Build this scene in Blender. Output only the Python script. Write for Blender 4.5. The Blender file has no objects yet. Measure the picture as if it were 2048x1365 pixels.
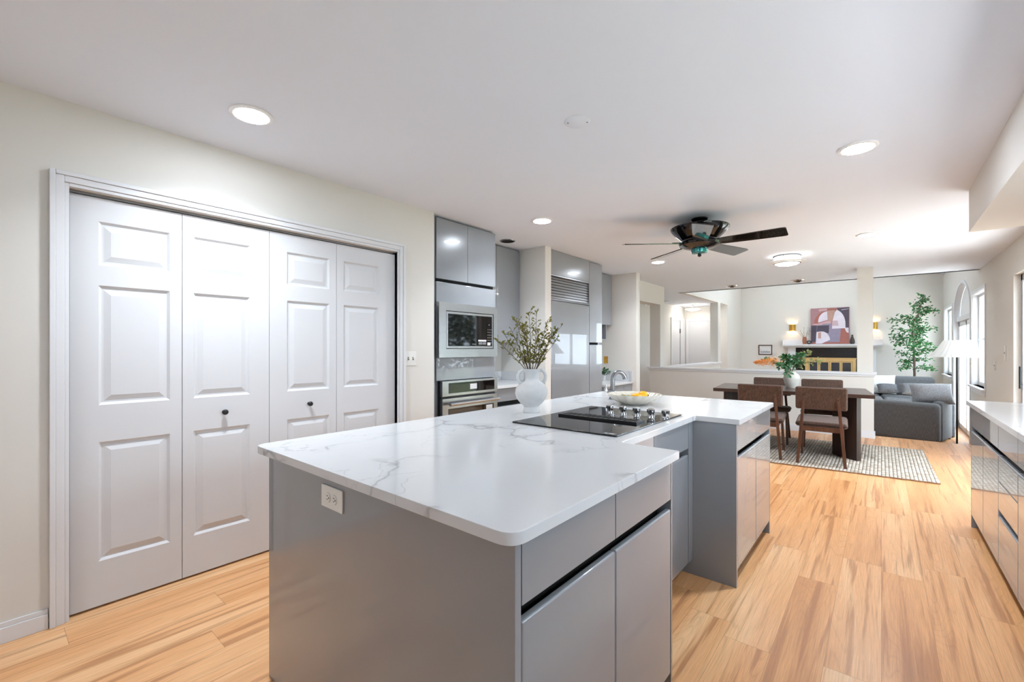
import bpy, bmesh, math, random
from mathutils import Vector, Matrix
R = math.radians
scene = bpy.context.scene
COL = scene.collection
# ------------------------------------------------------------------ camera, world, exposure
cam_d = bpy.data.cameras.new('camera')
cam = bpy.data.objects.new('camera', cam_d); COL.objects.link(cam)
cam.location = (0, 0, 1.297)
cam.rotation_euler = (R(90), 0, R(39.82))
cam_d.sensor_width = 36.0
cam_d.lens = 36.0 * 886.0 / 2048.0
cam_d.shift_y = (697.0 - 682.5) / 2048.0
cam_d.clip_start = 0.02; cam_d.clip_end = 200
scene.camera = cam
w = bpy.data.worlds.new('overcast_sky'); scene.world = w
w.use_nodes = True
bgn = w.node_tree.nodes['Background']
bgn.inputs[0].default_value = (0.73, 0.87, 1.0, 1)
bgn.inputs[1].default_value = 2.9
sun_d = bpy.data.lights.new('sun', 'SUN'); sun_d.energy = 10.5; sun_d.angle = R(2); sun_d.color = (1.0, .97, .92)
sun = bpy.data.objects.new('sun', sun_d); COL.objects.link(sun); sun.rotation_euler = (R(-34), R(-8), 0)
scene.view_settings.view_transform = 'Standard'
scene.view_settings.look = 'None'
scene.view_settings.gamma = 1.0
scene.view_settings.use_curve_mapping = False
scene.view_settings.exposure = 1.74
LAMP = 40.0         # radiance of the ceiling downlight lenses
LAMP_W = 4.4        # watts of each downlight beam

CEIL = 2.468
LOW = -0.26        # floor level of the sunken living room
XL, XB, XR = -2.967, -3.62, 1.12     # left wall face, recessed back wall, right wall
YF = 14.5          # fireplace wall

def s2l(c):
    out = []
    for v in c:
        v /= 255.0
        out.append(v / 12.92 if v <= 0.04045 else ((v + 0.055) / 1.055) ** 2.4)
    return (out[0], out[1], out[2], 1)

# ------------------------------------------------------------------ materials
def mat(name, rgb, rough=0.5, metal=0.0, coat=0.0, noise=0.0, nscale=40, bump=0.0, spec=None, emit=None, estr=0, trans=0, stretch=None):
    m = bpy.data.materials.new(name); m.use_nodes = True
    nt = m.node_tree; b = nt.nodes['Principled BSDF']
    c = s2l(rgb)
    b.inputs['Base Color'].default_value = c
    b.inputs['Roughness'].default_value = rough
    b.inputs['Metallic'].default_value = metal
    b.inputs['Coat Weight'].default_value = coat
    b.inputs['Coat Roughness'].default_value = 0.02
    if spec is not None: b.inputs['Specular IOR Level'].default_value = spec
    if trans: b.inputs['Transmission Weight'].default_value = trans
    if emit:
        b.inputs['Emission Color'].default_value = s2l(emit); b.inputs['Emission Strength'].default_value = estr
    if noise or bump:
        tc = nt.nodes.new('ShaderNodeTexCoord')
        src = tc.outputs['Object']
        if stretch:
            mp = nt.nodes.new('ShaderNodeMapping'); mp.inputs['Scale'].default_value = stretch
            nt.links.new(src, mp.inputs[0]); src = mp.outputs[0]
        n = nt.nodes.new('ShaderNodeTexNoise'); n.inputs['Scale'].default_value = nscale; n.inputs['Detail'].default_value = 5
        nt.links.new(src, n.inputs['Vector'])
        if noise:
            mx = nt.nodes.new('ShaderNodeMix'); mx.data_type = 'RGBA'
            mx.inputs[6].default_value = tuple(v * (1 - noise) for v in c[:3]) + (1,)
            mx.inputs[7].default_value = tuple(min(1, v * (1 + noise)) for v in c[:3]) + (1,)
            mr = nt.nodes.new('ShaderNodeMapRange'); mr.inputs[1].default_value = 0.3; mr.inputs[2].default_value = 0.7
            nt.links.new(n.outputs['Fac'], mr.inputs[0]); nt.links.new(mr.outputs[0], mx.inputs[0])
            nt.links.new(mx.outputs[2], b.inputs['Base Color'])
        if bump:
            bp = nt.nodes.new('ShaderNodeBump'); bp.inputs['Strength'].default_value = bump; bp.inputs['Distance'].default_value = 0.004
            nt.links.new(n.outputs['Fac'], bp.inputs['Height']); nt.links.new(bp.outputs[0], b.inputs['Normal'])
    return m

class NT:
    def __init__(s, m): s.t = m.node_tree
    def n(s, typ, **kw):
        x = s.t.nodes.new(typ)
        for k, v in kw.items():
            if k[0] == 'i' and k[1:].isdigit(): x.inputs[int(k[1:])].default_value = v
            else: setattr(x, k, v)
        return x
    def l(s, a, b): s.t.links.new(a, b)
    def math(s, op, a, b=None, clamp=False):
        x = s.t.nodes.new('ShaderNodeMath'); x.operation = op; x.use_clamp = clamp
        for i, q in enumerate((a, b)):
            if q is None: continue
            if isinstance(q, (int, float)): x.inputs[i].default_value = q
            else: s.l(q, x.inputs[i])
        return x.outputs[0]
    def ramp(s, fac, stops):
        x = s.t.nodes.new('ShaderNodeValToRGB'); e = x.color_ramp.elements
        while len(e) < len(stops): e.new(0.5)
        for i, (p, c) in enumerate(stops): e[i].position = p; e[i].color = s2l(c) if max(c) > 1 else (c[0], c[1], c[2], 1)
        s.l(fac, x.inputs[0]); return x.outputs[0]
    def mix(s, fac, a, b, blend='MIX'):
        x = s.t.nodes.new('ShaderNodeMix'); x.data_type = 'RGBA'; x.blend_type = blend
        for i, q in ((0, fac), (6, a), (7, b)):
            if isinstance(q, (int, float)): x.inputs[i].default_value = q
            elif isinstance(q, tuple): x.inputs[i].default_value = s2l(q) if max(q) > 1 else q
            else: s.l(q, x.inputs[i])
        return x.outputs[2]

def floor_material():
    m = mat('oak_plank', (200, 150, 105), 0.34, spec=0.45)
    k = NT(m); b = m.node_tree.nodes['Principled BSDF']
    tc = k.n('ShaderNodeTexCoord'); sep = k.n('ShaderNodeSeparateXYZ'); k.l(tc.outputs['Object'], sep.inputs[0])
    W, L = 0.182, 1.22
    rowf = k.math('DIVIDE', sep.outputs['X'], W); row = k.math('FLOOR', rowf); fx = k.math('FRACT', rowf)
    wn = k.n('ShaderNodeTexWhiteNoise', noise_dimensions='1D'); k.l(row, wn.inputs['W'])
    yo = k.math('ADD', k.math('DIVIDE', sep.outputs['Y'], L), k.math('MULTIPLY', wn.outputs['Value'], 7.3))
    colf = k.math('FLOOR', yo); fy = k.math('FRACT', yo)
    idv = k.n('ShaderNodeCombineXYZ'); k.l(row, idv.inputs[0]); k.l(colf, idv.inputs[1])
    wn2 = k.n('ShaderNodeTexWhiteNoise', noise_dimensions='2D'); k.l(idv.outputs[0], wn2.inputs['Vector'])
    rnd = wn2.outputs['Value']
    off = k.n('ShaderNodeCombineXYZ'); k.l(k.math('MULTIPLY', rnd, 37.0), off.inputs[0]); k.l(k.math('MULTIPLY', rnd, 91.0), off.inputs[1])
    add = k.n('ShaderNodeVectorMath', operation='ADD'); k.l(tc.outputs['Object'], add.inputs[0]); k.l(off.outputs[0], add.inputs[1])
    def noise(sx, sy, det=4, dist=0.0, rough=0.55):
        mp = k.n('ShaderNodeMapping'); mp.inputs['Scale'].default_value = (sx, sy, 1); k.l(add.outputs[0], mp.inputs[0])
        n = k.n('ShaderNodeTexNoise'); n.inputs['Scale'].default_value = 1; n.inputs['Detail'].default_value = det
        n.inputs['Distortion'].default_value = dist; n.inputs['Roughness'].default_value = rough
        k.l(mp.outputs[0], n.inputs['Vector']); return n.outputs['Fac']
    broad = noise(7.5, 0.55, 2, 0.3)
    streak = noise(26, 0.8, 3, 0.4)
    fine = noise(240, 5, 3)
    pores = noise(900, 22, 2)
    # growth ring contours taken from a stretched height field
    hf = noise(5.6, 0.42, 1.2, 0.15)
    ring = k.math('ABSOLUTE', k.math('SUBTRACT', k.math('FRACT', k.math('MULTIPLY', hf, 34.0)), 0.5))
    ringm = k.n('ShaderNodeMapRange', interpolation_type='SMOOTHSTEP'); k.l(ring, ringm.inputs[0]); ringm.inputs[1].default_value = 0.0; ringm.inputs[2].default_value = 0.16
    base = k.ramp(k.math('ADD', k.math('MULTIPLY', rnd, 0.32), k.math('MULTIPLY', broad, 0.74)),
                  [(0.2, (200, 139, 90)), (0.42, (221, 160, 106)), (0.6, (231, 175, 123)), (0.85, (245, 205, 158))])
    st = k.n('ShaderNodeMapRange', interpolation_type='SMOOTHSTEP'); k.l(streak, st.inputs[0]); st.inputs[1].default_value = 0.34; st.inputs[2].default_value = 0.5
    c = k.mix(k.math('SUBTRACT', 1.0, st.outputs[0]), base, (170, 110, 66))
    c = k.mix(0.30, c, base)
    c = k.mix(k.math('MULTIPLY', k.math('SUBTRACT', 1.0, ringm.outputs[0]), 0.17), c, (164, 112, 70))
    fm = k.n('ShaderNodeMapRange'); k.l(fine, fm.inputs[0]); fm.inputs[1].default_value = 0.3; fm.inputs[2].default_value = 0.7; fm.inputs[3].default_value = 0.86; fm.inputs[4].default_value = 1.1
    fm2 = k.n('ShaderNodeMapRange'); k.l(pores, fm2.inputs[0]); fm2.inputs[1].default_value = 0.3; fm2.inputs[2].default_value = 0.7; fm2.inputs[3].default_value = 0.94; fm2.inputs[4].default_value = 1.05
    f = k.math('MULTIPLY', fm.outputs[0], fm2.outputs[0])
    gray = k.n('ShaderNodeCombineColor'); [k.l(f, gray.inputs[i]) for i in range(3)]
    c = k.mix(1.0, c, gray.outputs[0], 'MULTIPLY')
    ex = k.math('MINIMUM', fx, k.math('SUBTRACT', 1.0, fx)); ey = k.math('MINIMUM', fy, k.math('SUBTRACT', 1.0, fy))
    seam = k.math('MAXIMUM', k.math('LESS_THAN', ex, 0.0045), k.math('LESS_THAN', ey, 0.0009))
    c = k.mix(k.math('MULTIPLY', seam, 0.45), c, (96, 62, 38))
    k.l(c, b.inputs['Base Color'])
    bp = k.n('ShaderNodeBump'); bp.inputs['Strength'].default_value = 0.12; bp.inputs['Distance'].default_value = 0.001
    k.l(k.math('SUBTRACT', fine, seam), bp.inputs['Height']); k.l(bp.outputs[0], b.inputs['Normal'])
    return m

def quartz_material():
    m = mat('veined_quartz', (215, 215, 216), 0.12, coat=0.0, spec=0.5)
    k = NT(m); b = m.node_tree.nodes['Principled BSDF']
    tc = k.n('ShaderNodeTexCoord')
    n1 = k.n('ShaderNodeTexNoise'); n1.inputs['Scale'].default_value = 3.0; n1.inputs['Detail'].default_value = 6; k.l(tc.outputs['Object'], n1.inputs['Vector'])
    sub = k.n('ShaderNodeVectorMath', operation='SUBTRACT'); k.l(n1.outputs['Color'], sub.inputs[0]); sub.inputs[1].default_value = (0.5, 0.5, 0.5)
    sc = k.n('ShaderNodeVectorMath', operation='SCALE'); k.l(sub.outputs[0], sc.inputs[0]); sc.inputs['Scale'].default_value = 0.55
    ad = k.n('ShaderNodeVectorMath', operation='ADD'); k.l(tc.outputs['Object'], ad.inputs[0]); k.l(sc.outputs[0], ad.inputs[1])
    def vein(scale, width, offs):
        mp = k.n('ShaderNodeMapping'); mp.inputs['Location'].default_value = offs; mp.inputs['Scale'].default_value = (1, 0.8, 1); k.l(ad.outputs[0], mp.inputs[0])
        v = k.n('ShaderNodeTexVoronoi', feature='DISTANCE_TO_EDGE'); v.inputs['Scale'].default_value = scale; k.l(mp.outputs[0], v.inputs['Vector'])
        r = k.n('ShaderNodeMapRange', interpolation_type='SMOOTHSTEP'); k.l(v.outputs['Distance'], r.inputs[0]); r.inputs[1].default_value = 0; r.inputs[2].default_value = width; r.inputs[3].default_value = 1; r.inputs[4].default_value = 0
        return r.outputs[0]
    msk = k.n('ShaderNodeTexNoise'); msk.inputs['Scale'].default_value = 2.1; msk.inputs['Detail'].default_value = 2
    mp2 = k.n('ShaderNodeMapping'); mp2.inputs['Location'].default_value = (3.1, 1.7, 0); k.l(tc.outputs['Object'], mp2.inputs[0]); k.l(mp2.outputs[0], msk.inputs['Vector'])
    mr = k.n('ShaderNodeMapRange', interpolation_type='SMOOTHSTEP'); k.l(msk.outputs['Fac'], mr.inputs[0]); mr.inputs[1].default_value = 0.47; mr.inputs[2].default_value = 0.62
    fine = k.n('ShaderNodeTexNoise'); fine.inputs['Scale'].default_value = 45; fine.inputs['Detail'].default_value = 3; k.l(tc.outputs['Object'], fine.inputs['Vector'])
    v1 = k.math('MULTIPLY', k.math('MULTIPLY', vein(1.6, 0.022, (0.35, 0.2, 0)), mr.outputs[0]), k.math('MULTIPLY', fine.outputs['Fac'], 1.15))
    v2 = k.math('MULTIPLY', vein(3.4, 0.018, (1.7, 0.9, 0)), k.math('MULTIPLY', mr.outputs[0], 0.35))
    halo = k.math('MULTIPLY', vein(1.6, 0.12, (0.35, 0.2, 0)), k.math('MULTIPLY', mr.outputs[0], 0.12))
    f = k.math('ADD', k.math('MAXIMUM', v1, v2), halo, True)
    k.l(k.mix(f, (215, 215, 216), (150, 149, 150)), b.inputs['Base Color'])
    return m

def rug_material():
    m = mat('braided_rug_wool', (205, 200, 192), 0.95, spec=0.1)
    k = NT(m); b = m.node_tree.nodes['Principled BSDF']
    tc = k.n('ShaderNodeTexCoord'); sep = k.n('ShaderNodeSeparateXYZ'); k.l(tc.outputs['Object'], sep.inputs[0])
    px, py = 0.031, 0.024
    col = k.math('FLOOR', k.math('DIVIDE', sep.outputs['X'], px)); fx = k.math('FRACT', k.math('DIVIDE', sep.outputs['X'], px))
    yy = k.math('ADD', k.math('DIVIDE', sep.outputs['Y'], py), k.math('MULTIPLY', col, 0.37))
    fy = k.math('FRACT', yy)
    hx = k.math('SINE', k.math('MULTIPLY', fx, math.pi)); hyv = k.math('SINE', k.math('MULTIPLY', fy, math.pi))
    h = k.math('MULTIPLY', k.math('POWER', hx, 0.6), k.math('POWER', hyv, 0.45))
    idv = k.n('ShaderNodeCombineXYZ'); k.l(col, idv.inputs[0]); k.l(k.math('FLOOR', yy), idv.inputs[1])
    wn = k.n('ShaderNodeTexWhiteNoise', noise_dimensions='2D'); k.l(idv.outputs[0], wn.inputs['Vector'])
    base = k.ramp(wn.outputs['Value'], [(0.0, (166, 150, 132)), (0.5, (194, 181, 165)), (1.0, (212, 202, 189))])
    msk = k.n('ShaderNodeMapRange', interpolation_type='SMOOTHSTEP'); k.l(h, msk.inputs[0]); msk.inputs[1].default_value = 0.12; msk.inputs[2].default_value = 0.50
    k.l(k.mix(msk.outputs[0], (98, 82, 68), base), b.inputs['Base Color'])
    bp = k.n('ShaderNodeBump'); bp.inputs['Strength'].default_value = 0.9; bp.inputs['Distance'].default_value = 0.008
    k.l(h, bp.inputs['Height']); k.l(bp.outputs[0], b.inputs['Normal'])
    return m

def wood_material(name, dark, light, rough=0.4, axis=0):
    m = mat(name, dark, rough)
    k = NT(m); b = m.node_tree.nodes['Principled BSDF']
    tc = k.n('ShaderNodeTexCoord'); mp = k.n('ShaderNodeMapping')
    s = [28, 28, 28]; s[axis] = 1.6; mp.inputs['Scale'].default_value = s; k.l(tc.outputs['Object'], mp.inputs[0])
    n = k.n('ShaderNodeTexNoise'); n.inputs['Scale'].default_value = 1; n.inputs['Detail'].default_value = 5; n.inputs['Distortion'].default_value = 0.5; k.l(mp.outputs[0], n.inputs['Vector'])
    k.l(k.ramp(n.outputs['Fac'], [(0.3, dark), (0.7, light)]), b.inputs['Base Color'])
    return m

def weave_material(name, a, bb, scale=260, rough=0.95):
    m = mat(name, a, rough, spec=0.15)
    k = NT(m); b = m.node_tree.nodes['Principled BSDF']
    tc = k.n('ShaderNodeTexCoord'); n = k.n('ShaderNodeTexNoise'); n.inputs['Scale'].default_value = scale; n.inputs['Detail'].default_value = 3; k.l(tc.outputs['Object'], n.inputs['Vector'])
    mp = k.n('ShaderNodeMapping'); mp.inputs['Scale'].default_value = (scale * 1.2, scale * 1.2, scale * 0.14); k.l(tc.outputs['Object'], mp.inputs[0])
    n2 = k.n('ShaderNodeTexNoise'); n2.inputs['Scale'].default_value = 1; k.l(mp.outputs[0], n2.inputs['Vector'])
    f = k.math('MULTIPLY', k.math('ADD', n.outputs['Fac'], n2.outputs['Fac']), 0.5)
    k.l(k.ramp(f, [(0.36, a), (0.64, bb)]), b.inputs['Base Color'])
    bp = k.n('ShaderNodeBump'); bp.inputs['Strength'].default_value = 0.4; bp.inputs['Distance'].default_value = 0.002; k.l(f, bp.inputs['Height']); k.l(bp.outputs[0], b.inputs['Normal'])
    b.inputs['Sheen Weight'].default_value = 0.15
    return m

def pane_material():
    m = bpy.data.materials.new('window_glass'); m.use_nodes = True
    nt = m.node_tree; nt.nodes.clear(); k = NT(m)
    o = k.n('ShaderNodeOutputMaterial'); t = k.n('ShaderNodeBsdfTransparent'); g = k.n('ShaderNodeBsdfGlossy'); g.inputs['Roughness'].default_value = 0.0
    fr = k.n('ShaderNodeFresnel'); ge = k.n('ShaderNodeNewGeometry')
    k.l(k.math('SUBTRACT', 1.45, k.math('MULTIPLY', ge.outputs['Backfacing'], 1.45 - 1 / 1.45)), fr.inputs[0])   # thin sheet: same reflectance from both sides
    mx = k.n('ShaderNodeMixShader'); k.l(fr.outputs[0], mx.inputs[0]); k.l(t.outputs[0], mx.inputs[1]); k.l(g.outputs[0], mx.inputs[2]); k.l(mx.outputs[0], o.inputs[0])
    return m

def emitter(name, rgb, strength):
    m = bpy.data.materials.new(name); m.use_nodes = True
    nt = m.node_tree; nt.nodes.clear(); k = NT(m)
    o = k.n('ShaderNodeOutputMaterial'); e = k.n('ShaderNodeEmission'); e.inputs[0].default_value = s2l(rgb); e.inputs[1].default_value = strength
    k.l(e.outputs[0], o.inputs[0]); return m

M = {}
M['wall'] = mat('cream_wall_paint', (225, 221, 214), 0.75, spec=0.2, bump=0.03, nscale=300)
M['ceil'] = mat('ceiling_paint', (232, 237, 246), 0.85, spec=0.1, bump=0.03, nscale=300)
M['trim'] = mat('white_trim_paint', (226, 226, 228), 0.35, spec=0.4, bump=0.02, nscale=200)
M['door'] = mat('white_door_paint', (216, 216, 218), 0.5, spec=0.3, bump=0.02, nscale=200)
M['floor'] = floor_material()
M['quartz'] = quartz_material()
M['cab'] = mat('grey_gloss_lacquer', (142, 145, 150), 0.22, coat=0.7, noise=0.02, nscale=3)
M['toe'] = mat('brown_toe_kick', (92, 66, 46), 0.5, noise=0.1)
M['cabend'] = M['cab']
M['black'] = mat('black_satin', (14, 14, 15), 0.35, bump=0.02)
M['void'] = mat('dark_recess', (6, 6, 6), 0.8, noise=0.1)
M['blackglass'] = mat('black_glass', (9, 9, 10), 0.04, coat=0.0, spec=0.55, noise=0.05)
M['steel'] = mat('brushed_steel', (172, 173, 175), 0.26, metal=1.0, noise=0.06, nscale=1, stretch=(4, 4, 500))
M['chrome'] = mat('chrome', (215, 215, 216), 0.07, metal=1.0, noise=0.02)
M['nickel'] = mat('grey_nickel', (150, 150, 152), 0.22, metal=1.0, noise=0.03)
M['plate'] = mat('ivory_plastic', (232, 230, 224), 0.35, noise=0.01)
M['slot'] = mat('dark_slot', (50, 48, 46), 0.6, noise=0.05)
M['brass'] = mat('brass', (214, 168, 84), 0.28, metal=1.0, noise=0.05)
M['goldpaint'] = mat('polished_gold_metal', (228, 194, 132), 0.32, metal=0.5, noise=0.06)
M['walnut'] = wood_material('walnut_table', (46, 31, 25), (76, 52, 41), 0.28, 0)
M['walnutv'] = wood_material('walnut_panel', (40, 27, 22), (68, 47, 37), 0.38, 2)
M['chairwood'] = wood_material('brown_beech', (72, 45, 32), (104, 67, 48), 0.4, 2)
M['chairfab'] = weave_material('brown_tweed', (66, 51, 43), (108, 84, 72), 150)
M['sofa'] = weave_material('grey_chenille', (84, 85, 87), (116, 117, 119), 120)
M['sofa_light'] = weave_material('light_grey_velvet', (104, 104, 106), (132, 132, 134), 60)
M['velvet'] = weave_material('silver_velvet', (140, 140, 143), (172, 172, 175), 60)
M['pillow_white'] = weave_material('white_linen', (225, 225, 226), (240, 240, 241), 150)
M['pillow_dark'] = weave_material('charcoal_boucle', (70, 70, 72), (130, 130, 132), 90)
M['rug'] = rug_material()
M['rugedge'] = mat('jute_edge', (150, 116, 86), 0.9, noise=0.3, nscale=120)
M['ceramic'] = mat('matte_white_ceramic', (204, 203, 202), 0.8, noise=0.04, nscale=30, bump=0.5)
M['cream_ceramic'] = mat('cream_ceramic', (206, 202, 192), 0.55, noise=0.04, nscale=14, bump=0.1)
M['pearl'] = mat('pearl_shell_glaze', (214, 206, 192), 0.22, coat=0.6, noise=0.08, nscale=18)
M['lemon'] = mat('yellow_fruit_skin', (250, 178, 26), 0.4, noise=0.12, nscale=60)
M['lime'] = mat('green_fruit_skin', (122, 122, 62), 0.45, noise=0.2, nscale=60)
M['twig'] = mat('brown_twig', (78, 62, 44), 0.8, noise=0.2)
M['drybud'] = mat('olive_bud', (134, 126, 52), 0.8, noise=0.3, nscale=90)
M['leaf'] = mat('green_leaf', (44, 92, 48), 0.45, noise=0.35, nscale=18)
M['leaf_tree'] = mat('tree_leaf', (52, 118, 56), 0.45, noise=0.4, nscale=9)
M['leaf_olive'] = mat('olive_leaf', (122, 124, 70), 0.5, noise=0.3, nscale=18)
M['orange'] = mat('orange_plume', (232, 160, 82), 0.8, noise=0.25, nscale=60)
M['trunk'] = mat('grey_bark', (104, 88, 76), 0.85, noise=0.25, nscale=50)
M['granite'] = mat('dark_granite', (40, 34, 32), 0.2, coat=0.0, spec=.3, noise=0.75, nscale=60)
M['fireglass'] = mat('smoked_firebox_glass', (46, 48, 56), 0.1, coat=0.6, noise=0.1)
M['fanblk'] = mat('gloss_black_blade', (16, 15, 15), 0.1, coat=1.0, noise=0.1)
M['fanmetal'] = mat('gunmetal', (34, 34, 36), 0.12, metal=0.8, coat=0.6, noise=0.05)
M['teal'] = mat('teal_glass', (60, 160, 156), 0.08, coat=1.0, metal=0.6, noise=0.25, nscale=25)
M['lens'] = emitter('lit_lens', (232, 242, 255), LAMP)
M['glow'] = emitter('lit_glass', (255, 248, 238), 7.0)
M['glow_soft'] = emitter('lit_glass_soft', (255, 250, 242), 1.6)
M['bulb'] = emitter('lit_bulb', (255, 232, 196), 45.0)
M['frost'] = bpy.data.materials.new('added_skylight_frost'); M['frost'].use_nodes = True
_k = NT(M['frost']); M['frost'].node_tree.nodes.clear(); _o = _k.n('ShaderNodeOutputMaterial'); _t = _k.n('ShaderNodeBsdfTranslucent'); _t.inputs[0].default_value = (.50, .52, .54, 1); _k.l(_t.outputs[0], _o.inputs[0])
M['baffle'] = mat('white_baffle', (240, 240, 240), 0.3, noise=0.01)
M['pane'] = pane_material()
M['shade'] = mat('white_pleated_fabric', (244, 243, 240), 0.9, noise=0.01)
_k = NT(M['shade']); _o = M['shade'].node_tree.nodes['Material Output']; _t = _k.n('ShaderNodeBsdfTranslucent'); _t.inputs[0].default_value = (.92, .91, .89, 1)
_m = _k.n('ShaderNodeMixShader'); _m.inputs[0].default_value = .3; _k.l(M['shade'].node_tree.nodes['Principled BSDF'].outputs[0], _m.inputs[1]); _k.l(_t.outputs[0], _m.inputs[2]); _k.l(_m.outputs[0], _o.inputs[0])
M['terracotta'] = mat('terracotta', (164, 104, 80), 0.8, noise=0.15, nscale=25, bump=0.2)
M['darkvase'] = mat('dark_clay', (66, 56, 52), 0.6, noise=0.2)
M['paper'] = mat('art_paper', (226, 224, 222), 0.8, noise=0.02)
M['ink'] = mat('ink_wash', (150, 152, 160), 0.8, noise=0.2, nscale=60)
M['frame'] = wood_material('brown_frame', (72, 46, 36), (100, 66, 50), 0.45, 0)
M['grass'] = mat('lawn', (84, 93, 66), 0.95, noise=0.4, nscale=6)
M['hedge'] = mat('dark_foliage', (54, 63, 48), 0.8, noise=0.5, nscale=5)
M['knobblk'] = mat('black_iron', (24, 24, 25), 0.45, noise=0.1)
M['label'] = mat('pale_sticker', (214, 214, 214), 0.5, noise=0.03)
M['greymark'] = mat('grey_print', (120, 120, 122), 0.5, noise=0.05)
for nm, c in dict(p_mauve=(172, 130, 134), p_lav=(152, 141, 162), p_dark=(82, 74, 88), p_terra=(170, 106, 94), p_white=(226, 216, 226), p_tan=(190, 150, 136), p_pink=(206, 166, 168), p_blush=(204, 178, 184)).items():
    M[nm] = mat('paint_' + nm[2:], c, 0.75, noise=0.05, nscale=12)

# ------------------------------------------------------------------ mesh helper
class MB:
    def __init__(s): s.v = []; s.f = []; s.mi = []; s.cur = 0
    def _add(s, vs, fs):
        o = len(s.v); s.v += [tuple(p) for p in vs]
        for f in fs: s.f.append([o + i for i in f]); s.mi.append(s.cur)
        return s
    def box(s, x0, x1, y0, y1, z0, z1):
        vs = [(x, y, z) for z in (z0, z1) for y in (y0, y1) for x in (x0, x1)]
        return s._add(vs, [(0, 2, 3, 1), (4, 5, 7, 6), (0, 1, 5, 4), (2, 6, 7, 3), (0, 4, 6, 2), (1, 3, 7, 5)])
    def bar(s, a, b, w, t, up=(0, 0, 1)):
        a, b = Vector(a), Vector(b); d = (b - a).normalized(); u = Vector(up)
        sx = d.cross(u)
        if sx.length < 1e-4: sx = d.cross(Vector((0, 1, 0)))
        sx.normalize(); sy = sx.cross(d).normalized()
        vs = []
        for p in (a, b):
            for i, j in ((-1, -1), (1, -1), (1, 1), (-1, 1)): vs.append(p + sx * i * w / 2 + sy * j * t / 2)
        return s._add(vs, [(3, 2, 1, 0), (4, 5, 6, 7), (0, 1, 5, 4), (1, 2, 6, 5), (2, 3, 7, 6), (3, 0, 4, 7)])
    def prism(s, poly, z0, z1):
        n = len(poly)
        vs = [(x, y, z0) for x, y in poly] + [(x, y, z1) for x, y in poly]
        return s._add(vs, [list(range(n))[::-1], list(range(n, 2 * n))] + [(i, (i + 1) % n, n + (i + 1) % n, n + i) for i in range(n)])
    def lathe(s, prof, c=(0, 0, 0), seg=32, rfun=None, axis='z', close=True):
        vs = []; n = len(prof)
        for k in range(seg):
            a = 2 * math.pi * k / seg
            for i, (r, z) in enumerate(prof):
                rr = r * (rfun(a, i) if rfun else 1)
                p = (rr * math.cos(a), rr * math.sin(a), z)
                if axis == 'x': p = (p[2], p[0], p[1])
                elif axis == 'y': p = (p[0], p[2], p[1])
                vs.append((c[0] + p[0], c[1] + p[1], c[2] + p[2]))
        fs = []
        for k in range(seg):
            k2 = (k + 1) % seg
            for i in range(n - 1): fs.append((k * n + i, k2 * n + i, k2 * n + i + 1, k * n + i + 1))
        if close:
            if prof[0][0] > 1e-6: fs.append([k * n for k in range(seg)][::-1])
            if prof[-1][0] > 1e-6: fs.append([k * n + n - 1 for k in range(seg)])
        return s._add(vs, fs)
    def tube(s, pts, r, seg=8, cap=True):
        pts = [Vector(p) for p in pts]; n = len(pts)
        rs = r if isinstance(r, (list, tuple)) else [r] * n
        vs = []; prev = None
        for i, p in enumerate(pts):
            d = (pts[min(i + 1, n - 1)] - pts[max(i - 1, 0)]).normalized()
            if prev is None:
                u = d.cross(Vector((0, 0, 1)))
                if u.length < 1e-3: u = d.cross(Vector((1, 0, 0)))
            else: u = prev - d * prev.dot(d)
            u.normalize(); prev = u; v = d.cross(u)
            for k in range(seg):
                a = 2 * math.pi * k / seg; vs.append(p + (u * math.cos(a) + v * math.sin(a)) * rs[i])
        fs = [(i * seg + k, i * seg + (k + 1) % seg, (i + 1) * seg + (k + 1) % seg, (i + 1) * seg + k) for i in range(n - 1) for k in range(seg)]
        if cap: fs += [list(range(seg))[::-1], list(range((n - 1) * seg, n * seg))]
        return s._add(vs, fs)
    def poly(s, pts): return s._add(pts, [list(range(len(pts)))])
    def ball(s, c, r, seg=16, sq=(1, 1, 1)):
        vs = []; rings = seg // 2
        for i in range(rings + 1):
            t = math.pi * i / rings
            for k in range(seg):
                a = 2 * math.pi * k / seg
                vs.append((c[0] + r * sq[0] * math.sin(t) * math.cos(a), c[1] + r * sq[1] * math.sin(t) * math.sin(a), c[2] + r * sq[2] * math.cos(t)))
        return s._add(vs, [(i * seg + k, (i + 1) * seg + k, (i + 1) * seg + (k + 1) % seg, i * seg + (k + 1) % seg) for i in range(rings) for k in range(seg)])
    def leaf(s, p, d, L, W, nrm=None, fold=0.25):
        p = Vector(p); d = Vector(d).normalized(); n = Vector(nrm) if nrm else Vector((0, 0, 1))
        sd = d.cross(n)
        if sd.length < 1e-3: sd = d.cross(Vector((1, 0, 0)))
        sd.normalize(); n = sd.cross(d).normalized()
        vs = [p, p + d * L * .35 + sd * W * .5 + n * W * fold, p + d * L * .75 + sd * W * .35 + n * W * fold * .5, p + d * L - n * L * .08,
              p + d * L * .75 - sd * W * .35 + n * W * fold * .5, p + d * L * .35 - sd * W * .5 + n * W * fold, p + d * L * .5]
        return s._add(vs, [(0, 1, 6), (1, 2, 6), (2, 3, 6), (3, 4, 6), (4, 5, 6), (5, 0, 6)])
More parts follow.
